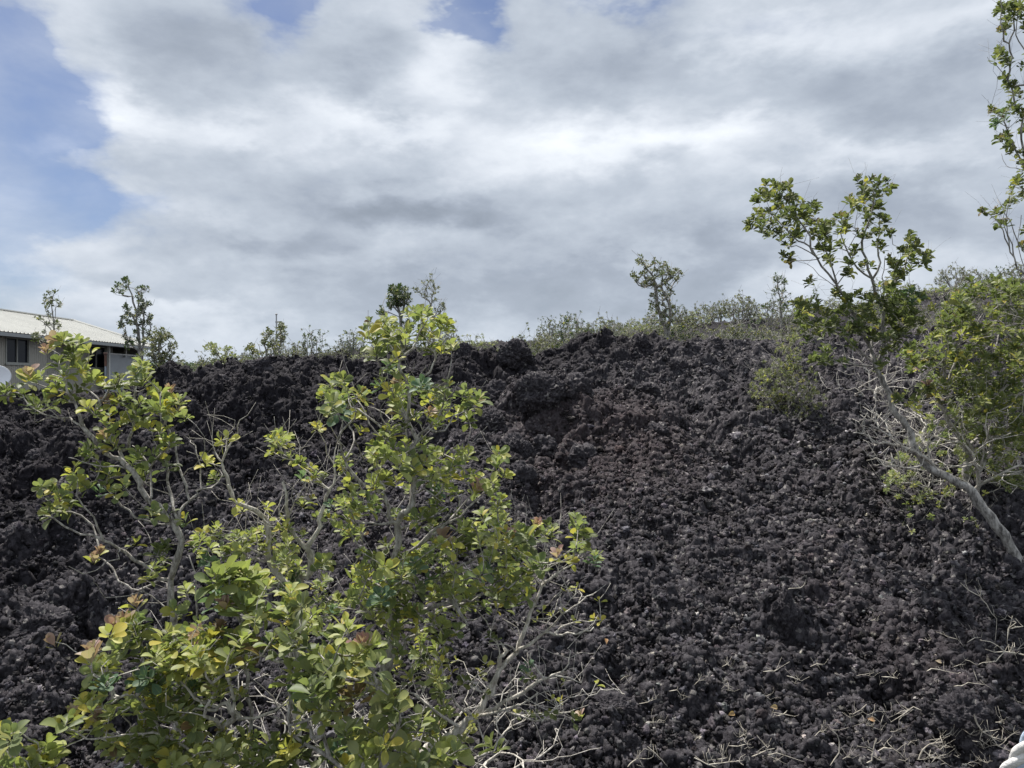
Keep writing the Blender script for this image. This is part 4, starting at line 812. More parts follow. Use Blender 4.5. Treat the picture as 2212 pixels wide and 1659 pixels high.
# ------- trees and shrubs behind it
def region_tips(rg, blobs, scale=1.0):
    o = []
    for b in blobs:
        x, y, rx, ry, n = b[:5]; ch = b[5] if len(b) > 5 else None
        for _ in range(int(n * scale)):
            a = rg.uniform(0, 6.283); r_ = math.sqrt(rg.uniform(0, 1)); o.append((x + rx * r_ * math.cos(a), y + ry * r_ * math.sin(a), ch))
    return o
rg = np.random.default_rng(77)
tr = region_tips(rg, [(2060, 655, 50, 35, 22), (2150, 620, 50, 22, 22, 'k'), (2190, 680, 60, 60, 40), (2080, 720, 70, 50, 38), (2010, 760, 60, 40, 20), (2150, 800, 90, 70, 60), (2060, 820, 60, 50, 26), (2190, 880, 60, 60, 45), (2090, 690, 60, 50, 9, 'y'), (2120, 780, 90, 60, 12, 'y')])
shrub('dense_tree', 'dark green many-branched tree at the right edge behind the leaning trunk', 'tree', (2150, 1120, 7.2), 7.2, [
    ('1830,1300 1760,1080 1775,900 1770,720 1850,560 1860,450 1900,300', wF, .030, .014, 0, 0), ('1770,820 1600,550 1550,430 1600,320 1650,230 1700,100 1720,-40', wF, .024, .010, 0, 0), ('1600,320 1590,170 1590,20', wF, .012, .006), ('1650,330 1720,300 1850,270 1940,230 1980,100 2000,-60', wF, .018, .008, 0, .1),
    ('1560,420 1480,340 1400,290', wF, .010, .005), ('1850,560 2000,400 2100,300 2150,150', wF, .018, .008), ('1640,1240 1620,1130 1650,1060', wE, .006, .003, 0, 0), ('1600,1700 1660,1500 1800,1400 1870,1280 1900,1200', wE, .012, .005, 0, 0), ('1600,1650 1640,1400 1740,1200', wE, .008, .004),
    ('1650,1240 1610,1200 1640,1120 1670,1050', wE, .007, .004)],
    tr, .062, 'f', .0019, 51, BARK, jit=.35, step=.08, kind='mid', nleaf=(9, 14), spur=420, bareLen=.2, yfrac=.14, up=.7, sub=1.9, sig=.9)
tr = region_tips(rg, [(2150, 900, 80, 50, 45), (2190, 1000, 50, 70, 50), (2120, 960, 60, 60, 34), (2180, 1080, 50, 60, 34), (2050, 900, 50, 40, 22), (2140, 1060, 50, 50, 14, 'y'), (2205, 1180, 25, 60, 14)])
shrub('dense_shrub', 'small-leaved green shrub at the right edge below the dark tree', 'shrub', (2190, 1230, 7.2), 7.2, [
    ('1950,1500 1970,1200 1980,1000 2050,700', wF, .02, .01, 0, 0), ('1970,1200 1800,950 1700,700', wF, .012, .005), ('2000,1100 2150,900 2200,600', wF, .012, .005)],
    tr, .044, 'pale', .0014, 52, BARKP, jit=.3, step=.07, kind='mid', nleaf=(9, 14), spur=220, bareLen=.25, yfrac=.08, up=.7, sub=2)
tr = region_tips(rg, [(1960, 1010, 40, 40, 34), (2000, 960, 50, 40, 20), (1930, 1050, 30, 40, 16), (2010, 1090, 55, 30, 34), (2060, 1120, 60, 30, 38), (2100, 1150, 35, 22, 20), (1970, 1120, 30, 25, 14), (2040, 1040, 50, 40, 14), (2030, 1110, 60, 30, 8, 'y')])
shrub('small_leaved_shrub', 'pale yellow-green shrub growing out of the lava under the leaning trunk', 'shrub', (2085, 1190, 6.9), 6.9, [
    ('1700,1500 1560,1300 1480,1150 1400,980 1300,850', wF, .012, .004, 0, 0), ('1640,1400 1560,1240 1600,1180', wF, .008, .003), ('1600,1350 1400,1350 1250,1280', wF, .006, .003), ('1700,1500 1780,1350 1860,1300', wF, .006, .003)],
    tr, .030, 'pale', .0012, 53, BARKP, jit=.25, step=.06, kind='mid', nleaf=(8, 13), spur=200, bareLen=.28, yfrac=.12, up=.6, sub=2)
tr = region_tips(rg, [(1690, 850, 75, 50, 50), (1760, 870, 30, 30, 20), (1700, 910, 50, 25, 14), (1715, 735, 16, 18, 12), (1700, 770, 34, 34, 46), (1665, 830, 42, 40, 50), (1735, 830, 36, 45, 34), (1680, 870, 60, 34, 46), (1740, 890, 36, 26, 22), (1700, 800, 30, 30, 30), (1650, 800, 24, 20, 12), (1700, 830, 55, 60, 10, 'y')])
shrub('small_leaved_shrub', 'pale rounded shrub alone on the lava slope left of the leaning tree', 'shrub', (1713, 985, 9.6), 9.6, [
    ('1713,985 1710,940 1705,900 1700,850 1695,790', lambda x, y: (x, y), .028, .012, 0, 0), ('1712,950 1690,900 1660,860', lambda x, y: (x, y), .010, .005), ('1710,940 1740,890 1760,840', lambda x, y: (x, y), .010, .005)],
    tr, .030, 'grey', .0014, 54, BARK, jit=.22, step=.07, kind='mid', nleaf=(8, 13), spur=260, bareLen=.35, yfrac=.12, up=.7, sub=2)
twig_bush(1722, 985, 9.3, 70, .30, 'tuft of dry grey twigs at the foot of the pale rounded shrub', 55, mat=BARK, r0=.0022)
twig_bush(2000, 905, 8.6, 130, .9, 'mass of dry grey branches behind the leaning trunk', 56, mat=BARKP, flat=.6, r0=.0028)
twig_bush(2110, 1010, 7.0, 170, 1.0, 'dry pale branches inside the right-hand thicket', 57, mat=BARKP, flat=.7, r0=.0028)
twig_bush(1890, 700, 10.5, 80, .9, 'dry grey bush behind the fork of the leaning tree', 58, mat=BARKP, flat=.6, r0=.003)

# ------- top right tree whose trunk stands outside the frame
tT = pr('360,20 350,50 390,40 450,20r 490,40 410,100 440,80 480,100 400,140 380,160 355,170r 350,300 330,340 370,310 390,340 400,370 380,460 400,500 440,490 450,540 470,550 490,380 430,620 450,640 490,650 480,690 305,645r 330,670 370,660t 390,650t 340,720t 380,700t 400,790 380,800 360,820 430,890 450,940y 480,900 490,960 400,860 '
        '470,1050 480,1070 420,1110 440,1090 430,1150 490,1120 490,1160 450,1190 390,1220 365,1325b 340,1250b 250,1248b 495,1000 500,60 520,150 530,420 530,560 520,760 540,900 530,1040 540,1200 560,300 560,700 480,20 520,1350b 490,1450 410,20 430,40', wH)
shrub('tall_tree', 'tall slender tree at the upper right edge with thin bare lower twigs', 'tree', (2290, 1180, 6.4), 6.4, [
    ('720,3200 700,2600 640,2000 560,1500 530,1200 510,950 480,830 490,700 450,610 420,520 420,420 430,340 415,260 440,180 440,0 450,-120', wH, .024, .006, 0, 0), ('415,260 370,190 370,100 360,0', wH, .009, .004), ('560,500 501,300 460,200 470,60', wH, .010, .004, 0, 0),
    ('530,1060 480,950 420,830 390,740 350,680 310,640', wH, .012, .004), ('560,1700 501,1630 470,1600 440,1530 410,1460 370,1370 340,1310 250,1248', wH, .012, .003), ('450,1560 410,1400 400,1290 420,1180', wH, .008, .003), ('530,1550 440,1380 370,1240 350,1180', wH, .006, .003),
    ('340,1310 300,1330', wH, .003, .002), ('410,1460 380,1290', wH, .005, .003), ('530,1700 470,1480 480,1280', wH, .006, .003), ('440,1000 400,990 365,915', wH, .004, .002), ('400,440 330,400 280,340', wH, .005, .002), ('420,540 345,522', wH, .003, .002), ('410,300 350,230', wH, .004, .002)],
    tT, .056, 'olive', .0012, 61, BARKD, jit=.14, step=.07, kind='mid', nleaf=(9, 14), spur=170, bareLen=.18, yfrac=.04, sub=1.5)

# ------------------------------------------------------------------ skyline trees
I = lambda x, y: (x, y)
def sky_tree(name, label, cat, root, d, lines, tips, L, pal, r0, seed, nleaf=(6, 10), spur=60, sub=2, bark=BARKD, group=None, bareLen=.3, jit=.25, up=.5, yfrac=.04):
    spur = spur // 2; bareLen *= .6; r0 *= .75
    return shrub(name, label, cat, (root[0], root[1], d), d, lines, tips, L, pal, r0, seed, bark, jit=jit, step=.14, wig=1.2, kind='tiny', nleaf=nleaf, spur=spur, bareLen=bareLen, yfrac=yfrac, sub=sub, group=group, up=up, k=.25)
sky_tree('young_tree', 'thin small-leaved tree in front of the house roof', 'tree', (118, 850), 15.5, [('480,1150 475,900 465,700 460,600 455,450 460,370', wL, .028, .010, 0, 0), ('465,650 400,480 390,400', wL, .01, .005), ('465,620 500,470 520,430', wL, .01, .005), ('470,700 380,600 320,560', wL, .01, .005), ('472,720 520,620', wL, .01, .005)],
    pr('430,330 480,330 400,380 400,400 500,400 530,430 520,450 440,430 400,460 420,500 440,520 330,560 370,570 400,600 420,610 500,590 510,640 520,620 330,690 380,680 360,730 300,740 340,760 420,760 470,600 450,380 300,700', wL), .085, 'olive', .0045, 71, up=.3)
sky_tree('young_tree', 'tall two-stemmed dark tree at the right end of the house', 'tree', (302, 850), 18, [('1225,1150 1215,850 1195,600 1165,420 1130,300 1110,200', wL, .05, .012, 0, 0), ('1240,950 1250,700 1245,550 1235,430 1230,330', wL, .03, .012, 0, 0), ('1150,370 1080,350 1030,290', wL, .012, .005), ('1190,600 1130,520 1100,460', wL, .012, .005), ('1200,620 1100,600 1040,630', wL, .012, .005),
    ('1250,640 1300,560', wL, .012, .005), ('1235,330 1290,290', wL, .01, .005), ('1215,800 1140,740 1080,710', wL, .012, .005), ('1150,370 1070,370 1015,355', wL, .006, .003)],
    pr('1070,220 1090,210 1120,240 1050,270 1030,260 1000,290 1070,320 1090,290 1230,290 1210,290 1290,290 1260,280 1210,330 1220,360 1200,380 1250,400 1200,410 1240,430 1240,450 1260,480 1290,440 1310,440 1240,500 1220,480 1200,500 1250,520 1270,420 1230,380 1100,460 1090,460 1130,490 1100,510 1130,520 1060,540 1080,560 1060,590 1050,600 1040,630 1130,580 '
       '1140,600 1160,590 1300,560 1320,540 1310,560 1260,590 1290,600 1300,600 1080,710 1090,700 1130,730 1110,750 1190,660 1180,680 1170,540 1230,600 1250,660 1280,680 1200,740 1260,760 1150,770 1120,790 1300,700', wL), .095, 'dark', .006, 72, sub=3, up=.3)
sky_tree('bushy_tree', 'bushy dark green tree beside the end of the house', 'tree', (345, 850), 16, [('1400,1200 1395,1000 1390,850 1395,700', wL, .045, .012, 0, 0), ('1395,1000 1300,880 1250,800', wL, .02, .01), ('1395,950 1480,850 1500,780', wL, .02, .01)],
    region_tips(rg, [(345, 722, 20, 16, 22), (338, 738, 24, 16, 22), (360, 730, 18, 12, 12), (345, 758, 38, 16, 26), (330, 775, 40, 18, 26), (365, 780, 30, 22, 22), (345, 800, 44, 22, 30), (372, 745, 14, 8, 6)]), .075, 'olive', .005, 73, sub=2, up=.4)
sky_tree('bushy_tree', 'small yellowish bush on the left skyline with a curved pale stem', 'bush', (480, 830), 17, [('1950,1150 1945,1000 1920,920 1880,850 1850,800', wL, .025, .01, 0, 0), ('1945,1000 1980,880 2000,820', wL, .012, .006)],
    region_tips(rg, [(455, 748, 14, 8, 9), (478, 758, 28, 14, 18), (497, 775, 22, 16, 14), (462, 790, 34, 16, 20), (500, 800, 30, 18, 16)]), .085, 'pale', .005, 74, sub=2)
sky_tree('bushy_tree', 'dark many-stemmed bush on the left skyline beside the metal pole', 'bush', (575, 830), 17, [('360,1150 340,950 320,850 300,750', wK, .022, .01, 0, 0), ('400,1050 430,850 460,700 455,620', wK, .025, .01, 0, 0), ('340,1000 230,880 210,800', wK, .015, .006), ('400,1000 380,800 350,680', wK, .018, .006), ('340,1000 280,860 250,790', wK, .012, .006)],
    pr('455,610 470,640 440,640 460,620 480,660 450,660 490,700 470,720 440,700 480,740 460,760 430,760 440,800 350,660 330,680 370,690 350,720 300,700 330,740 290,760 310,780 370,760 390,800 340,800 220,790 200,800 190,820 230,830 210,860 250,850 190,900 170,930 220,920 260,910 300,860 330,850 360,870 400,850 420,870 280,940 330,930 380,930 420,920 240,960 340,960 150,950 440,940 480,640', wK),
    .09, 'olive', .005, 75, sub=3, up=.4)
sky_tree('young_tree', 'small round-crowned dark tree on the skyline above the middle shrub, left of a pair', 'tree', (866, 830), 19, [('1520,1150 1500,800 1500,560 1480,470 1460,380', wK, .03, .012, 0, 0), ('1500,560 1440,470 1400,400', wK, .012, .005), ('1505,560 1530,450 1550,380', wK, .012, .005)],
    region_tips(rg, [(860, 632, 26, 17, 40), (852, 645, 20, 12, 16), (872, 645, 18, 12, 14), (855, 655, 20, 6, 8), (826, 675, 5, 9, 5), (880, 700, 14, 14, 10)]), .095, 'dark', .005, 76, sub=3, up=.4)
sky_tree('young_tree', 'airy pale tree on the skyline above the middle shrub, right of a pair', 'tree', (938, 830), 19, [('1790,1150 1785,800 1780,560 1760,450 1720,380 1700,300', wK, .035, .012, 0, 0), ('1780,560 1830,460 1840,400', wK, .012, .005), ('1760,440 1770,330 1765,230', wK, .012, .005), ('1785,560 1850,500', wK, .01, .005), ('1750,500 1700,420', wK, .01, .005)],
    pr('1760,200 1760,230 1780,250 1740,240 1690,250 1680,240 1650,300 1630,310 1660,330 1690,300 1700,340 1720,300 1730,270 1750,300 1790,270 1800,300 1830,290 1830,330 1790,340 1760,350 1730,370 1700,380 1680,350 1780,410 1800,400 1850,430 1870,430 1870,480 1850,470 1840,500 1820,480 1800,480 1760,470 1740,490 1720,470 1790,520 1830,530 1880,470 1870,440 1780,560 1740,540 1820,560 1760,590', wK),
    .075, 'grey', .005, 77, sub=2, spur=120, bareLen=.45)
sky_tree('young_tree', 'tallest skyline tree with an open leafy crown right of centre', 'tree', (1428, 800), 17, [('1420,1000 1410,800 1360,650 1335,520 1330,420 1270,310 1210,260', wM, .055, .014, 0, 0), ('1420,850 1440,700 1430,560 1370,440 1400,300', wM, .04, .014, 0, 0), ('1330,430 1240,440 1170,410', wM, .014, .006), ('1375,440 1450,380 1510,330', wM, .016, .006), ('1430,560 1460,450', wM, .014, .006), ('1335,540 1290,500', wM, .014, .006), ('1400,400 1470,320', wM, .012, .005)],
    pr('1210,240 1190,240 1240,250 1230,270 1200,260 1260,300 1280,280 1310,260 1340,250 1320,300 1290,310 1330,320 1360,270 1400,260 1380,290 1410,280 1420,300 1390,320 1360,330 1370,360 1400,350 1440,320 1430,340 1470,310 1490,320 1520,330 1480,340 1460,350 1500,370 1490,390 1450,380 1420,390 1390,400 1410,420 1340,370 1310,370 1300,400 1280,380 1160,350 1150,360 1180,370 '
       '1180,400 1220,340 1240,330 1250,380 1240,410 1260,420 1270,440 1230,440 1310,440 1350,430 1330,470 1300,500 1310,520 1290,520 1340,530 1370,500 1400,500 1430,460 1450,470 1440,500 1420,520 1400,540 1300,570 1290,590 1340,590 1360,570 1400,580 1440,570 1460,600 1420,620 1440,640 1400,640 1380,660 1460,660 1430,680 1440,720 1400,700 1350,640 1340,620 1470,610 1380,720 1420,740 1450,700', wM),
    .085, 'olive', .0065, 78, sub=3, spur=150, bareLen=.4, up=.45)
sky_tree('young_tree', 'slim sparse tree on the skyline left of the leaning tree crown', 'tree', (1688, 770), 17, [('345,1450 340,1250 335,1150 320,1050 310,950', wE, .025, .010, 0, 0), ('340,1230 260,1200 210,1180', wE, .01, .005), ('335,1150 370,1060 370,980', wE, .01, .005), ('340,1200 390,1150', wE, .01, .005)],
    pr('300,930 310,950 290,960 300,990 320,980 340,960 370,970 375,990 350,1000 300,1030 290,1060 320,1050 350,1060 370,1050 300,1090 350,1110 380,1110 330,1130 390,1150 370,1170 260,1150 250,1170 210,1190 220,1180 280,1180 280,1210 240,1190 390,1180 360,1200 340,1180 610,1060 600,1090 620,1110 620,1130 590,1110', wE), .08, 'dark', .0045, 79, sub=2, spur=110, bareLen=.4)

# ---- low scrub along the crest: one plant at a time
def scrub_proto(seed, h, w, pal, dens, label, L=.052):
    pl = Plant((0, 0, -.1), seed, .12, 1.3)
    for i in range(int(4 + w * 3)):
        a = pl.rg.uniform(0, 6.28); r_ = w * .35 * pl.rg.uniform(.2, 1); pl.stem([(0, 0, 0), (r_ * .6 * math.cos(a), r_ * .6 * math.sin(a), h * .3), (r_ * math.cos(a), r_ * math.sin(a), h * pl.rg.uniform(.5, .8))], .008, .004)
    for i in range(dens):
        a = pl.rg.uniform(0, 6.28); r_ = w * .5 * math.sqrt(pl.rg.uniform()); zz = h * (1 - .45 * (r_ / (w * .5)) ** 2) * pl.rg.uniform(.22, 1) ** .7
        if pl.rg.uniform() < .10: zz *= 1.25
        pl.tip((r_ * math.cos(a), r_ * math.sin(a), zz), .3, pl.rg.uniform() < .8)
    pl.spurs(dens // 2, .15)
    t = thing('crest_bush', (0, 0, 0), label, 'bush', 'grey-green bushes along the crest')
    pl.mesh('stems', BARKD, t, .0036); rosettes(pl, 'foliage', t, L, pal, 'tiny', LEAFS, (8, 13), .6, 1.0, .05)
    return t
def copy_tree(o):
    c = o.copy(); COL.objects.link(c)
    for ch in o.children:
        k = ch.copy(); COL.objects.link(k); k.parent = c; k.matrix_parent_inverse = ch.matrix_parent_inverse
    return c
LB = 'small grey-green twiggy bush in the row of low scrub along the crest'
protos = [scrub_proto(501, .75, .9, 'grey', 130, LB), scrub_proto(502, 1.0, .8, 'olive', 130, LB), scrub_proto(503, .55, 1.1, 'pale', 150, LB), scrub_proto(504, 1.25, .6, 'grey', 80, LB), scrub_proto(505, .85, 1.2, 'grey', 180, LB), scrub_proto(506, 1.1, 1.0, 'dark', 130, LB)]
rs = np.random.default_rng(5)
spots = []
for x in np.arange(985, 1760, 10.5):      # main row right of the middle shrub
    spots.append((x + rs.uniform(-6, 6), rs.uniform(14.6, 19.0), rs.uniform(.4, 1.1) ** 1.2))
for x in np.arange(1180, 1760, 20):
    spots.append((x + rs.uniform(-8, 8), rs.uniform(19, 23.0), rs.uniform(.55, 1.0)))
for x in np.arange(385, 990, 10): spots.append((x + rs.uniform(-6, 6), rs.uniform(15.5, 21), rs.uniform(.45, .95)))
for x in np.arange(1760, 2230, 15): spots.append((x + rs.uniform(-8, 8), rs.uniform(15.5, 23), rs.uniform(.55, 1.0)))
for x in (1240, 1262, 1285, 1310, 1335, 1360, 1385, 1410, 1436): spots.append((x, rs.uniform(14.2, 15.2), rs.uniform(.6, .9)))
used = set()
for i, (x, d, s) in enumerate(spots):
    k = int(rs.integers(len(protos)))
    if k in used: o = copy_tree(protos[k])
    else: o = protos[k]; used.add(k)
    p = D(x, 0, d); z = float(macro(np.array([p.x]), np.array([p.y]))[0])
    o.location = (p.x, p.y, z - .02); o.rotation_euler = (0, 0, rs.uniform(0, 6.28)); o.scale = (s, s, s * rs.uniform(.85, 1.15))
    h = ['knee-high', 'chest-high', 'low'][k % 3]
for k, o in enumerate(protos):
    if k not in used:
        for c in list(o.children): bpy.data.objects.remove(c)
        bpy.data.objects.remove(o)

# ---- far wooded rise on the left
def far_rise():
    n = 300; X = np.linspace(-620, 500, n); rows = [(700, -2), (760, 6), (820, 15), (900, 19), (1200, 10)]
    V = []
    for d, z in rows:
        V.append(np.stack([X * d / 800, np.full(n, d, float), z * (1 + .12 * perlin(X * .01, X * 0 + d * .01, 2)) * np.clip(1.25 - (X + 330) / 600, .2, 1.1)], -1))
    V = np.concatenate(V); idx = np.arange(len(V)).reshape(len(rows), n)
    f = np.stack([idx[:-1, :-1], idx[:-1, 1:], idx[1:, 1:], idx[1:, :-1]], -1).reshape(-1, 4)
    tag(np_mesh('hill', V, f, simple('wooded_hill', (.085, .105, .06), .95, 0, .05, .4), None, True), kind='structure')
    g = np.random.default_rng(9); N = 26000
    x = g.uniform(-620, 100, N); d = g.uniform(700, 900, N); zz = np.interp(d, [700, 760, 820, 900], [-2, 6, 15, 19]) * np.clip(1.25 - (x + 330) / 600, .2, 1.1)
    ctr = np.stack([x * d / 800, d, zz], -1); hgt = g.uniform(2, 6.5, N)
    P = np.repeat(ctr, 5, 0) + g.normal(0, 1, (N * 5, 3)) * np.array([1.3, 1.3, 1.0]) + np.repeat(hgt, 5)[:, None] * np.array([0, 0, 1]) * g.uniform(.1, 1, (N * 5, 1))
    dv = g.normal(0, 1, (N * 5, 3)); dv /= np.linalg.norm(dv, axis=1)[:, None]; nv = g.normal(0, 1, (N * 5, 3)); nv -= dv * (dv * nv).sum(1)[:, None]; nv /= np.linalg.norm(nv, axis=1)[:, None]
    C = np.repeat(np.array(PAL['dark'])[g.integers(0, 4, N)], 5, 0) * 1.1
    o = leaves_mesh('far_woodland', P, dv, nv, g.uniform(.9, 1.9, N * 5), g.uniform(.8, 1.3, N * 5), C, LEAFS, None, 'tiny')
    tag(o, 'distant hazy woodland on the low rise beyond the lava', 'woodland', kind='stuff')
    # middle-distance scrub between the crest and the rise
    N = 14000; th = g.uniform(-.62, .62, N); d = np.exp(g.uniform(math.log(62), math.log(420), N)); x = np.tan(th) * d
    z = macro(x, np.minimum(d, 90)); ctr = np.stack([x, d, z], -1)
    keep = ~((x < -16) & (x > -30) & (d < 45)); ctr = ctr[keep]; d = d[keep]; N = len(ctr); m = 10
    P = np.repeat(ctr, m, 0) + g.normal(0, 1, (N * m, 3)) * np.array([.45, .45, .0]) + np.array([0, 0, 1]) * (g.uniform(0, 1, (N * m, 1)) ** 1.3 * np.repeat(g.uniform(.4, 1.3, N), m)[:, None])
    dv = g.normal(0, 1, (N * m, 3)); dv /= np.linalg.norm(dv, axis=1)[:, None]; nv = g.normal(0, 1, (N * m, 3)); nv -= dv * (dv * nv).sum(1)[:, None]; nv /= np.linalg.norm(nv, axis=1)[:, None]
    C = np.repeat(np.array(PAL['grey'])[g.integers(0, 5, N)], m, 0)
    sz = np.repeat(np.clip(d / 220, .12, .6), m)
    o = leaves_mesh('scrubland', P, dv, nv, sz, sz * .6, C, LEAFS, None, 'tiny'); tag(o, 'grey-green scrub covering the ground beyond the crest', 'scrubland', kind='stuff')
far_rise()

# ------------------------------------------------------------------ house
def house():
    Z0, ZE, ZR = -.55, 1.80, 2.97; XW, XR = -17.9, -20.6; Y0, Y1 = 20.0, 36.2
    t = thing('house', (-20.6, 28, Z0), 'low house with a cream corrugated metal roof and ribbed olive-grey walls behind the left shrub', 'house')
    # ribbed metal walls: real ribs in the sheet
    m, n = material('ribbed_wall'); tc = n.n('ShaderNodeTexCoord').outputs['Object']; b = n.n('ShaderNodeBsdfPrincipled')
    c = n.mix(n.noise(tc, .8, 5, .6), (.36, .345, .295, 1), (.43, .41, .355, 1)); n.put(b.inputs['Base Color'], c); b.inputs['Roughness'].default_value = .55
    o = n.n('ShaderNodeOutputMaterial'); n.put(o.inputs[0], b.outputs[0]); WALL = m
    TRIM = simple('white_trim', (.60, .60, .56), .5, 0, 3, .1); ROOF = simple('cream_roof_metal', (.66, .65, .60), .42, 0, .9, .08); GREY = simple('grey_panel', (.34, .36, .37), .6, 0, 2, .1)
    DARK = simple('dark_interior', (.02, .022, .026), .8); GLASS = simple('tinted_window_glass', (.012, .015, .022), .12); GLASS.node_tree.nodes['Principled BSDF'].inputs['Specular IOR Level'].default_value = .12; FRAME = simple('window_frame_grey', (.33, .335, .30), .5); GUT = simple('gutter_metal', (.30, .31, .31), .4, .3)
    CONC = simple('pale_concrete', (.42, .42, .40), .85, 0, 4, .15)
    def ribbed(x, ya, yb, za, zb, name='wall', mt=WALL):
        prof = []; y = ya
        while y < yb - .001:
            for dy, dx in ((0, 0), (.045, 0), (.055, .014), (.10, .014), (.11, 0)):
                if y + dy <= yb: prof.append((x + dx, y + dy))
            y += .11
        prof.append((x, yb)); vs = []
        for px_, py_ in prof: vs += [(px_, py_, za), (px_, py_, zb)]
        q = MB(); q.add(vs, [(2 * i, 2 * i + 2, 2 * i + 3, 2 * i + 1) for i in range(len(prof) - 1)]); return q.build(name, mt, t)
    # front wall in pieces round the windows
    w1 = (26.35, 27.55, .78, 1.62); w2 = (32.4, 33.75, .74, 1.62)
    ribbed(XW, Y0, w1[0], Z0 + .12, ZE - .12); ribbed(XW, w1[0], w1[1], Z0 + .12, w1[2]); ribbed(XW, w1[0], w1[1], w1[3], ZE - .12); ribbed(XW, w1[1], 28.6, Z0 + .12, ZE - .12)
    XB = XW - .55
    q = MB(); q.box((XB, 28.6, Z0 + .12), (XW, 28.66, ZE - .12)); q.build('wall', WALL, t)
    ribbed(XB, 28.66, w2[0], Z0 + .12, ZE - .12); ribbed(XB, w2[0], w2[1], Z0 + .12, w2[2]); ribbed(XB, w2[0], w2[1], w2[3], ZE - .12); ribbed(XB, w2[1], 34.4, Z0 + .12, ZE - .12)
    def window(x, w):
        ya, yb, za, zb = w; f = MB(); e = .055
        f.box((x - .06, ya - e, za - e), (x + .035, ya, zb + e)); f.box((x - .06, yb, za - e), (x + .035, yb + e, zb + e)); f.box((x - .06, ya, zb), (x + .032, yb, zb + e)); f.box((x - .06, ya, za - e), (x + .032, yb, za))
        f.box((x - .05, (ya + yb) / 2 - .02, za), (x + .01, (ya + yb) / 2 + .02, zb)); fo = f.build('window', FRAME, t)
        g = MB(); g.box((x - .045, ya, za), (x - .035, yb, zb)); g.build('pane', GLASS, fo)
        s_ = MB(); s_.box((x + .0, ya - .1, za - .10), (x + .08, yb + .1, za - .058)); s_.build('sill', FRAME, fo)
        d_ = MB(); d_.box((x - .5, ya - .1, za - .1), (x - .47, yb + .1, zb + .1)); d_.build('dark_backing', DARK, fo)  # near-black sheet painted as the shade of the room behind the pane
    window(XW, w1); window(XB, w2)
    # porch end: grey panel under an open dark band, posts, lattice block
    q = MB(); q.box((XW - .06, 33.2, Z0 + .12), (XW - .02, 35.9, 1.32)); q.build('porch_panel', GREY, t)
    q = MB(); q.box((XW - .08, 33.17, 1.323), (XW + .02, 35.93, 1.38)); q.build('porch_rail', TRIM, t)
    for yy in (33.05, 34.55, 35.93):
        q = MB(); q.box((XW - .07, yy, Z0 + .12), (XW + .025, yy + .10, ZE - .1)) if yy != 34.55 else q.box((XW - .07, yy, 1.383), (XW + .0, yy + .09, ZE - .1)); q.build('post', TRIM if yy < 34 else WALL, t)
    q = MB(); q.box((XW - 1.6, 34.42, Z0 + .12), (XW - 1.55, 36.0, ZE - .13)); q.build('inner_wall', DARK, t)
    q = MB()
    for j in range(5):
        for k in range(3): q.box((XW - 1.50, 34.75 + j * .15, 1.40 + k * .085), (XW - 1.47, 34.83 + j * .15, 1.445 + k * .085))
    q.build('lattice', simple('white_lattice', (.7, .72, .74), .6), t)
    q = MB(); q.box((XB - 5.2, Y0, Z0), (XB - 5.0, Y1, ZE - .13)); q.box((XB - 5.0, Y1 - .1, Z0 + .12), (XW - .1, Y1 - .02, ZE - .13)); q.box((XB - 5.0, Y0 + .02, Z0), (XW - .02, Y0 + .1, ZE - .13)); q.build('back_wall', WALL, t)
    q = MB(); q.box((XB - 5.2, Y0 - .1, Z0 - .6), (XW + .12, Y1 + .05, Z0 + .117)); q.build('foundation', CONC, t)
    q = MB(); q.box((XW + .125, 20.5, Z0 - .3), (XW + 1.0, 33, Z0 + .02)); q.build('step', CONC, t)
    # hip roof, standing ribs folded into the sheet
    XE = XW + .55; YA, YB = Y0 - .6, Y1 + .1; XBK = XR - (XE - XR); ya_, yb_ = YA + 2.4, 34.8; V = []; Fc = []
    ys = []; y = YA
    while y <= YB: ys += [(y, 0), (y + .14, 0), (y + .155, .028), (y + .195, .028)]; y += .21
    ys = [p for p in ys if p[0] <= YB]
    def top(y):
        if y < ya_: f = (y - YA) / (ya_ - YA)
        elif y > yb_: f = (YB - y) / (YB - yb_)
        else: f = 1
        return max(0, min(1, f))
    q = MB(); vs = []
    for y, h in ys:
        f = top(y); vs += [(XE, y, ZE + h), (XE + (XR - XE) * f, y, ZE + (ZR - ZE) * f + h)]
    q.add(vs, [(2 * i, 2 * i + 2, 2 * i + 3, 2 * i + 1) for i in range(len(ys) - 1)])
    vs = [(XBK - 0 * v[0] + 0, v[1], v[2]) if i % 2 == 0 else (2 * XR - v[0], v[1], v[2]) for i, v in enumerate(vs)]
    q.add(vs, [(2 * i + 1, 2 * i + 3, 2 * i + 2, 2 * i) for i in range(len(ys) - 1)])
    q.add([(XE, YB, ZE), (XR, yb_, ZR), (XBK, YB, ZE), (XE, YA, ZE), (XR, ya_, ZR), (XBK, YA, ZE)], [(0, 2, 1), (3, 4, 5)])
    ro = q.build('roof', ROOF, t)
    q = MB(); q.box((XR - .12, ya_, ZR + .01), (XR + .12, yb_, ZR + .055)); q.tube([(XR, yb_, ZR + .03), (XE, YB, ZE + .04)], .07, 6); q.build('ridge_cap', simple('ridge_metal', (.55, .55, .52), .5), ro)
    q = MB(); q.box((XE - .015, YA, ZE - .16), (XE + .09, YB, ZE - .035)); q.build('gutter', GUT, t)
    q = MB(); q.box((XBK, YA + .02, ZE - .125), (XE - .018, YB - .02, ZE - .10)); q.build('soffit', simple('soffit_board', (.16, .16, .15), .8), t)
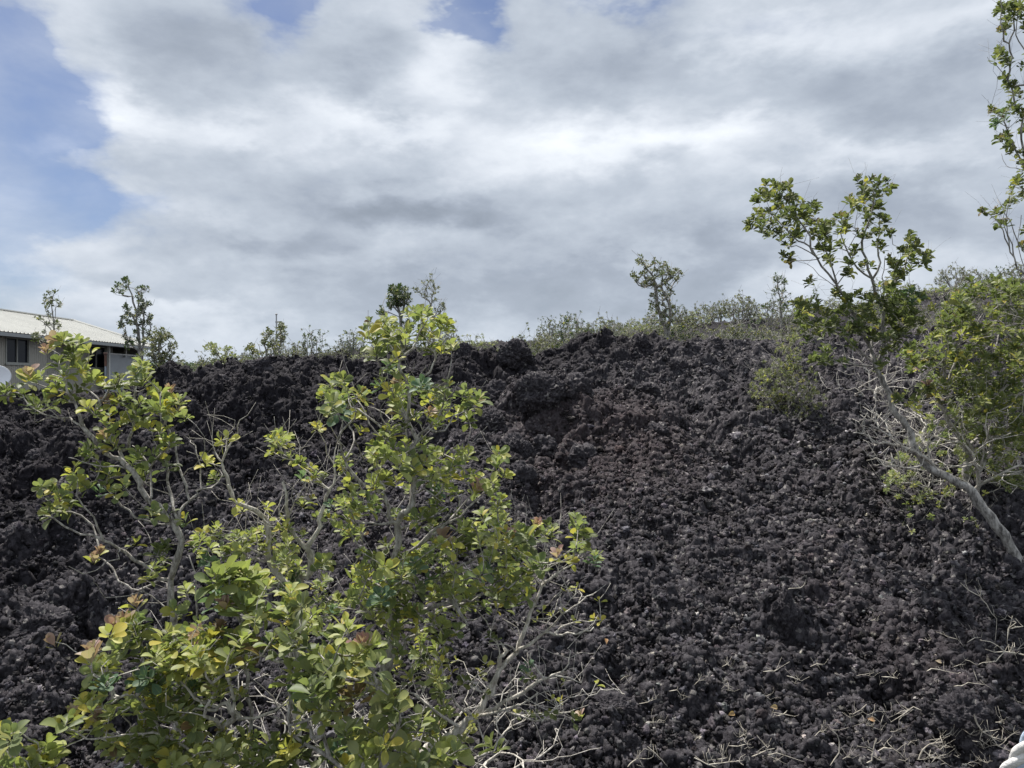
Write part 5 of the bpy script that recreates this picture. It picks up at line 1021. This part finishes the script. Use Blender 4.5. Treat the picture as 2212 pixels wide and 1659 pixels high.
    for yy, xx in ((34.2, XW + .03), (35.0, XW + .03)):
        q = MB(); q.box((xx, yy, 1.22), (xx + .13, yy + .09, 1.30)); q.tube([(xx, yy + .04, 1.31), (xx + .02, yy + .04, 1.26)], .03, 8); q.build('floodlight', GUT, t)
house()
def pipe_post():
    p = D(228, 848, 24); t = thing('pipe_post', Vector((p.x, p.y, -.6)), 'thin bluish pipe with a rusty top in front of the house window', 'pipe')
    a = D(228, 763, 24).z; q = MB(); q.tube([(p.x, p.y, -.7), (p.x, p.y, a - .42)], .032, 10); q.build('pipe', simple('galvanised_pipe', (.30, .34, .38), .5, .2, 8, .2), t)
    q = MB(); q.tube([(p.x, p.y, a - .42), (p.x, p.y, a - .06)], .036, 10); q.build('rusty_section', simple('rust', (.16, .085, .06), .85, 0, 14, .4), t)
    q = MB(); q.tube([(p.x, p.y, a - .06), (p.x, p.y, a), (p.x, p.y, a + .02)], [.05, .065, .05], 10); q.build('cap', simple('dark_rust', (.09, .05, .04), .8), t)
pipe_post()
def dish():
    c = D(-6, 812, 20); t = thing('satellite_dish', Vector((c.x, c.y, -.6)), 'white satellite dish at the left edge before the house', 'satellite dish')
    W = simple('dish_white', (.74, .76, .80), .35); q = MB(); n = 28; ax = Vector((.55, -.7, .45)).normalized(); u = ax.orthogonal().normalized(); w = ax.cross(u); vs = [tuple(c - ax * .07)]
    for k, (r_, h) in enumerate([(.1, -.063), (.2, -.04), (.28, -.01), (.32, .01), (.315, -.004), (.2, -.055), (.08, -.08)]):
        vs += [tuple(c + ax * h + (u * math.cos(2 * math.pi * i / n) + w * math.sin(2 * math.pi * i / n)) * r_) for i in range(n)]
    fs = [(0, 1 + i, 1 + (i + 1) % n) for i in range(n)]
    for k in range(6):
        for i in range(n): fs.append((1 + k * n + i, 1 + (k + 1) * n + i, 1 + (k + 1) * n + (i + 1) % n, 1 + k * n + (i + 1) % n))
    q.add(vs, fs); q.build('reflector', W, t, True)
    q = MB(); q.tube([tuple(c - ax * .08), (c.x - .05, c.y + .1, c.z - .3), (c.x - .05, c.y + .1, -.9)], .025, 8); q.build('mast', simple('mast_grey', (.3, .3, .3), .5), t)
    q = MB(); q.tube([tuple(c - w * .3), tuple(c + ax * .32 - w * .1)], .012, 6); q.box(tuple(c + ax * .32 - w * .1 - Vector((.03, .03, .03))), tuple(c + ax * .32 - w * .1 + Vector((.03, .03, .03)))); q.build('feed_arm', simple('arm_grey', (.4, .4, .42), .5), t)
dish()
def pole():
    b = D(597, 790, 42); tp = D(597, 681, 42); t = thing('metal_pole', Vector((b.x, b.y, -1.2)), 'thin grey metal pole rising above the dark bush on the left skyline', 'pole')
    m = simple('galvanised_steel', (.36, .37, .38), .5, .4); q = MB(); q.tube([(b.x, b.y, -1.2), (b.x, b.y, tp.z)], [.055, .035], 10); q.build('shaft', m, t)
    q = MB(); q.tube([(b.x, b.y, tp.z), (b.x, b.y, tp.z + .06), (b.x, b.y, tp.z + .12)], [.04, .07, .02], 10); q.box((b.x - .05, b.y - .04, tp.z - .42), (b.x + .28, b.y + .04, tp.z - .34)); q.build('top_fitting', m, t)
    b = D(534, 700, 60); t = thing('utility_pole', Vector((D(523, 800, 70).x, 70, -1.2)), 'faint distant pole with crossbars on the far left skyline', 'pole'); x = D(523, 800, 70).x; zt = D(523, 762, 70).z
    q = MB(); q.tube([(x, 70, -1.2), (x, 70, zt)], .09, 8); q.build('shaft', m, t); q = MB(); q.box((x - .6, 69.9, zt - .5), (x + .6, 70.1, zt - .4)); q.box((x - .4, 69.9, zt - .9), (x + .4, 70.1, zt - .82)); q.build('crossarm', m, t)
pole()

# ------------------------------------------------------------------ dead twigs on the lava
def stick(spec, wv, r, label=None, group=None, seed=0, name='dead_twig', side=0, lift=.02):
    """spec: polylines separated by | drawn on the ground where they lie"""
    rgx = np.random.default_rng(seed); polys = [pr(s_, wv) for s_ in spec.split('|')]
    allp = [(x, y, real_hit(x, y).y) for po in polys for x, y, _ in po]; A_ = np.array([(1, (x - CX) / F, (y - CY) / F) for x, y, _ in allp]); dv_ = np.array([q[2] for q in allp])
    co = np.linalg.lstsq(np.vstack([A_, np.eye(3) * np.array([0, .3, .3])]), np.concatenate([dv_, np.zeros(3)]), rcond=None)[0]; fit = lambda x, y: co[0] + co[1] * (x - CX) / F + co[2] * (y - CY) / F
    sh = float(np.min(dv_ - A_ @ co)) - .05; pl = None; r *= .55; side += 4
    for j, po in enumerate(polys):
        P = [D(x, y, fit(x, y) + sh) for x, y, _ in po]
        if pl is None: pl = Plant(P[0], seed, .03, .5); P = P[1:]
        pl.stem(P, r, r * .3, True) if j == 0 else pl.stem(P, r * .6, r * .22, True)
    if side: pl.spurs(side, .06)
    me = pl.mesh(name, TWIGW, None, r * .3); c = Vector(pl.p[0])
    tag(me, label, 'twig', group); return me
GT = 'bleached dead twigs lying on the lava'
stick('365,330 405,280 490,275|490,275 520,255|480,275 450,235', wG, .008, 'pale bent stick lying alone in the middle of the lower slope', None, 1)
stick('1115,957 1180,962 1240,972', wG, .009, 'straight white stick lying right of centre on the lower slope', None, 2)
stick('1460,915 1500,893 1560,903 1630,920 1700,933|1700,933 1725,925', wG, .006, 'long thin curved twig lying on the lower right slope', None, 3)
stick('1670,1030 1730,1028 1780,1003 1850,1010 1910,1018 1970,1055|1910,1018 1870,980|1780,1003 1720,1030', wG, .006, 'long forked pale twig above the smooth dark boulder', None, 4)
stick('1000,1170 950,1215 890,1245|950,1215 1010,1250 1060,1270 1110,1310 1110,1370|1010,1250 1080,1222 1160,1225|1110,1310 1130,1250|1000,1320 1060,1350 1110,1370|870,1240 880,1300 890,1340 950,1320', wG, .006, 'branched grey twig lying beside an orange leaf', None, 5, side=10)
stick('1420,1215 1360,1190 1290,1240 1190,1305|1340,1215 1270,1222 1200,1260|1290,1240 1250,1290', wG, .007, 'fanned pale twig right of the branched grey twig', None, 6, side=6)
stick('720,1640 790,1540 790,1450 770,1400 700,1325|790,1540 820,1570|770,1400 720,1360', wG, .007, 'upright forked white twig near the bottom of the slope', None, 7)
stick('1000,1620 1040,1600 1050,1520 1070,1430|1050,1520 1000,1490 960,1430|1050,1540 1090,1600', wG, .010, 'stout white forked stick at the bottom edge', None, 8, side=4)
stick('1085,1530 1130,1505 1200,1510 1260,1550 1300,1590|1200,1510 1190,1490', wG, .008, 'arched white twig at the bottom edge', None, 9, side=4)
stick('1400,1590 1430,1520 1480,1475 1550,1460|1430,1520 1480,1560 1560,1590 1650,1650|1480,1475 1540,1490|1580,1460 1590,1530', wG, .010, 'pile-top bleached branch curving over the twigs in the bottom right', None, 10, side=12)
stick('1825,1250 1850,1320 1890,1380 1960,1420 2040,1440|1890,1380 1870,1440 1960,1500|1890,1380 1990,1370|1960,1420 2010,1490 2100,1530', wG, .010, 'long pale dead branch in the bottom right corner', None, 11, side=14)
stick('1720,235 1780,290 1870,340 1920,400 1960,470 2000,510 1995,620 1985,690|1780,290 1760,240|1870,340 1830,260|1870,340 1880,280', wG, .007, 'tall thin dead branch standing at the right edge below the leaning trunk', None, 12, side=4)
stick('2209,790 2130,775 2060,765 2010,720 1950,690 1870,675|2130,775 2080,700 2085,590 2150,540|2060,765 1980,770 1910,745|2085,590 2200,570|2140,790 2170,860|2060,770 1990,840 1890,850 1850,870', wG, .011, 'sprawling pale dead branch reaching in from the right edge', None, 13, side=16)
stick('1675,620 1700,670 1750,730|1700,670 1630,655', wG, .006, 'small forked twig left of the sprawling dead branch', None, 14)
stick('1770,695 1830,660 1880,655', wG, .005, 'short curved twig touching the sprawling dead branch', None, 15)
stick('205,918 290,915 330,890', wG, .009, 'short pale stick left of centre on the lower slope', None, 16)
stick('385,950 440,965 500,990', wG, .007, 'thin pale stick just below the short pale stick', None, 17)
stick('1820,1045 1900,1030 2150,1110|1820,1045 1990,1130|1900,1095 1980,1040', lambda x, y: (x * .248 * 1.0 + 1206.9, y * .248 + 1371.5), .005, 'thin pale forked twig at the bottom right of the middle shrub', None, 18)
wN = lambda x, y: (x * .248 + 1206.9, y * .248 + 1371.5)
stick('1180,1070 1300,1130 1480,1110 1610,1090|1300,1090 1370,1085|1430,1105 1440,950|1290,1110 1285,1030|1480,1110 1500,1040|1300,1130 1390,1158|1570,1095 1600,1135', wN, .009, 'fan-shaped bleached branch at the bottom edge right of centre', None, 19, side=10)
stick('600,1150 650,1100 690,1075 790,1080 820,1060|690,1075 740,1150', wN, .008, 'arched bleached branch at the bottom edge near the centre', None, 20, side=5)
stick('770,970 840,1030 900,1090 950,1150|840,1030 780,1000', wN, .007, 'slanting pale twig between the two bottom-edge branches', None, 21)
stick('1990,660 1960,690 1870,675|1960,690 1850,725|1960,690 2060,710', wN, .007, 'forked pale twig left of the bluish slab', None, 22)
stick('1580,810 1575,890 1630,860 1640,820|1630,860 1625,890', wN, .006, 'y-shaped pale twig above the fan-shaped branch', None, 23)
stick('1480,965 1560,970 1640,950 1660,1000|1640,950 1610,920', wN, .006, 'thin horizontal twig above the fan-shaped branch', None, 24, side=3)
stick('1680,1060 1740,1040 1820,1000 1880,990|1800,1000 1840,960|1740,1010 1820,950', wN, .008, 'yellowish forked twig right of the fan-shaped branch', None, 25)
stick('780,760 900,760|820,770 840,810', wN, .006, 'tiny t-shaped twig on the lower slope right of the middle shrub', None, 26)
stick('1420,370 1450,440 1530,490|1420,470 1530,490', wN, .006, 'v-shaped pale twig on the lower slope', None, 27)
stick('960,490 1030,480 1040,450|1060,520 1150,545|1070,570 1110,540', wN, .005, 'wispy pale twig in the middle of the lower slope', None, 28)
k = 100
for (x, y) in [(1500, 1480), (1560, 1440), (1640, 1500), (1710, 1470), (1760, 1590), (1850, 1460), (1900, 1480), (1920, 1580), (1960, 1610), (2000, 1600), (2040, 1590), (2060, 1630), (2100, 1600), (2120, 1640), (2150, 1560), (1980, 1640), (1880, 1630), (1820, 1640), (2010, 1650), (2170, 1600),
               (1600, 1600), (1550, 1640), (1500, 1600), (1420, 1560), (1380, 1520), (1340, 1470), (2190, 1500), (2130, 1430), (2060, 1440), (1990, 1380), (1880, 1340), (1750, 1440), (2080, 1575), (2030, 1620), (2140, 1600), (1940, 1640), (2090, 1650), (1860, 1570), (2180, 1400), (2160, 1340)]:
    g_ = np.random.default_rng(k); a = g_.uniform(-1, 1); L_ = g_.uniform(14, 42); x1 = x + L_ * math.cos(a); y1 = y - L_ * math.sin(a) * .6
    xm = (x + x1) / 2 + g_.uniform(-5, 5); ym = (y + y1) / 2 + g_.uniform(-5, 5)
    f_ = g_.uniform(-1.2, 1.2); L3 = L_ * .5
    stick(f'{x},{y} {xm:.0f},{ym:.0f} {x1:.0f},{y1:.0f}|{xm:.0f},{ym:.0f} {xm + L3 * math.cos(f_):.0f},{ym - L3 * math.sin(f_):.0f}', I, g_.uniform(.003, .0055), 'thin bleached twig lying loose on the lower right lava', GT, k, side=int(g_.integers(0, 4))); k += 1

# fallen leaves and pale stones
PLEAF = [(wG(970, 1262), (.45, .25, .12), 'dry orange leaf lying beside the branched grey twig'), (wG(2175, 890), (.42, .33, .06), 'dry yellow leaf near the right edge of the slope'), (wG(1490, 812), (.42, .34, .25), 'pale tan stone-like leaf on the right of the lower slope'),
         (wN(410, 230), (.42, .24, .12), 'dry tan leaf right of the low yellow sprig'), (wN(1450, 825), (.46, .30, .15), 'dry tan leaf above the fan-shaped branch'), (wG(230, 1362), (.50, .36, .22), 'dry pinkish leaf at the bottom of the slope')]
for (xy, c, lab) in PLEAF:
    h = ground_hit(*xy); z = float(surf_z(h.x, h.y)[0]) + .03; g_ = np.random.default_rng(int(xy[0])); d_ = g_.normal(0, 1, 3); d_[2] = .1; d_ /= np.linalg.norm(d_); n_ = np.array([.1, -.6, .8]); n_ -= d_ * d_.dot(n_); n_ /= np.linalg.norm(n_)
    o = leaves_mesh('fallen_leaf', [(0, 0, 0)], [d_], [n_], [.045], [.027], [c], LEAF, None, 'big'); o.location = (h.x, h.y - .05, z); tag(o, lab, 'fallen leaf')

# ------------------------------------------------------------------ rope close to the camera, bottom right corner
def rope():
    a = D(2055, 1840, .95); b = D(2330, 1440, .80); ctrl = [a + (b - a) * t + Vector((0, 0, -.004 * math.sin(math.pi * t))) for t in np.linspace(-.6, 1.8, 140)]
    t = thing('rope', ctrl[0], 'white and pale blue twisted rope crossing the bottom right corner close up', 'rope')
    ax = (b - a).normalized(); u = ax.orthogonal().normalized(); w = ax.cross(u)
    for k, (c, nm) in enumerate([((.78, .77, .76), 'strand'), ((.50, .60, .74), 'strand'), ((.78, .76, .74), 'strand')]):
        m = simple('rope_fibre_%d' % k, c, .8, 0, 60, .12, .4, 300); q = MB(); P = []
        for i, p in enumerate(ctrl):
            an = i * .42 + k * 2.094; P.append(p + (u * math.cos(an) + w * math.sin(an)) * .0045)
        q.tube(P, .0049, 8); q.build(nm, m, t, True)
rope()
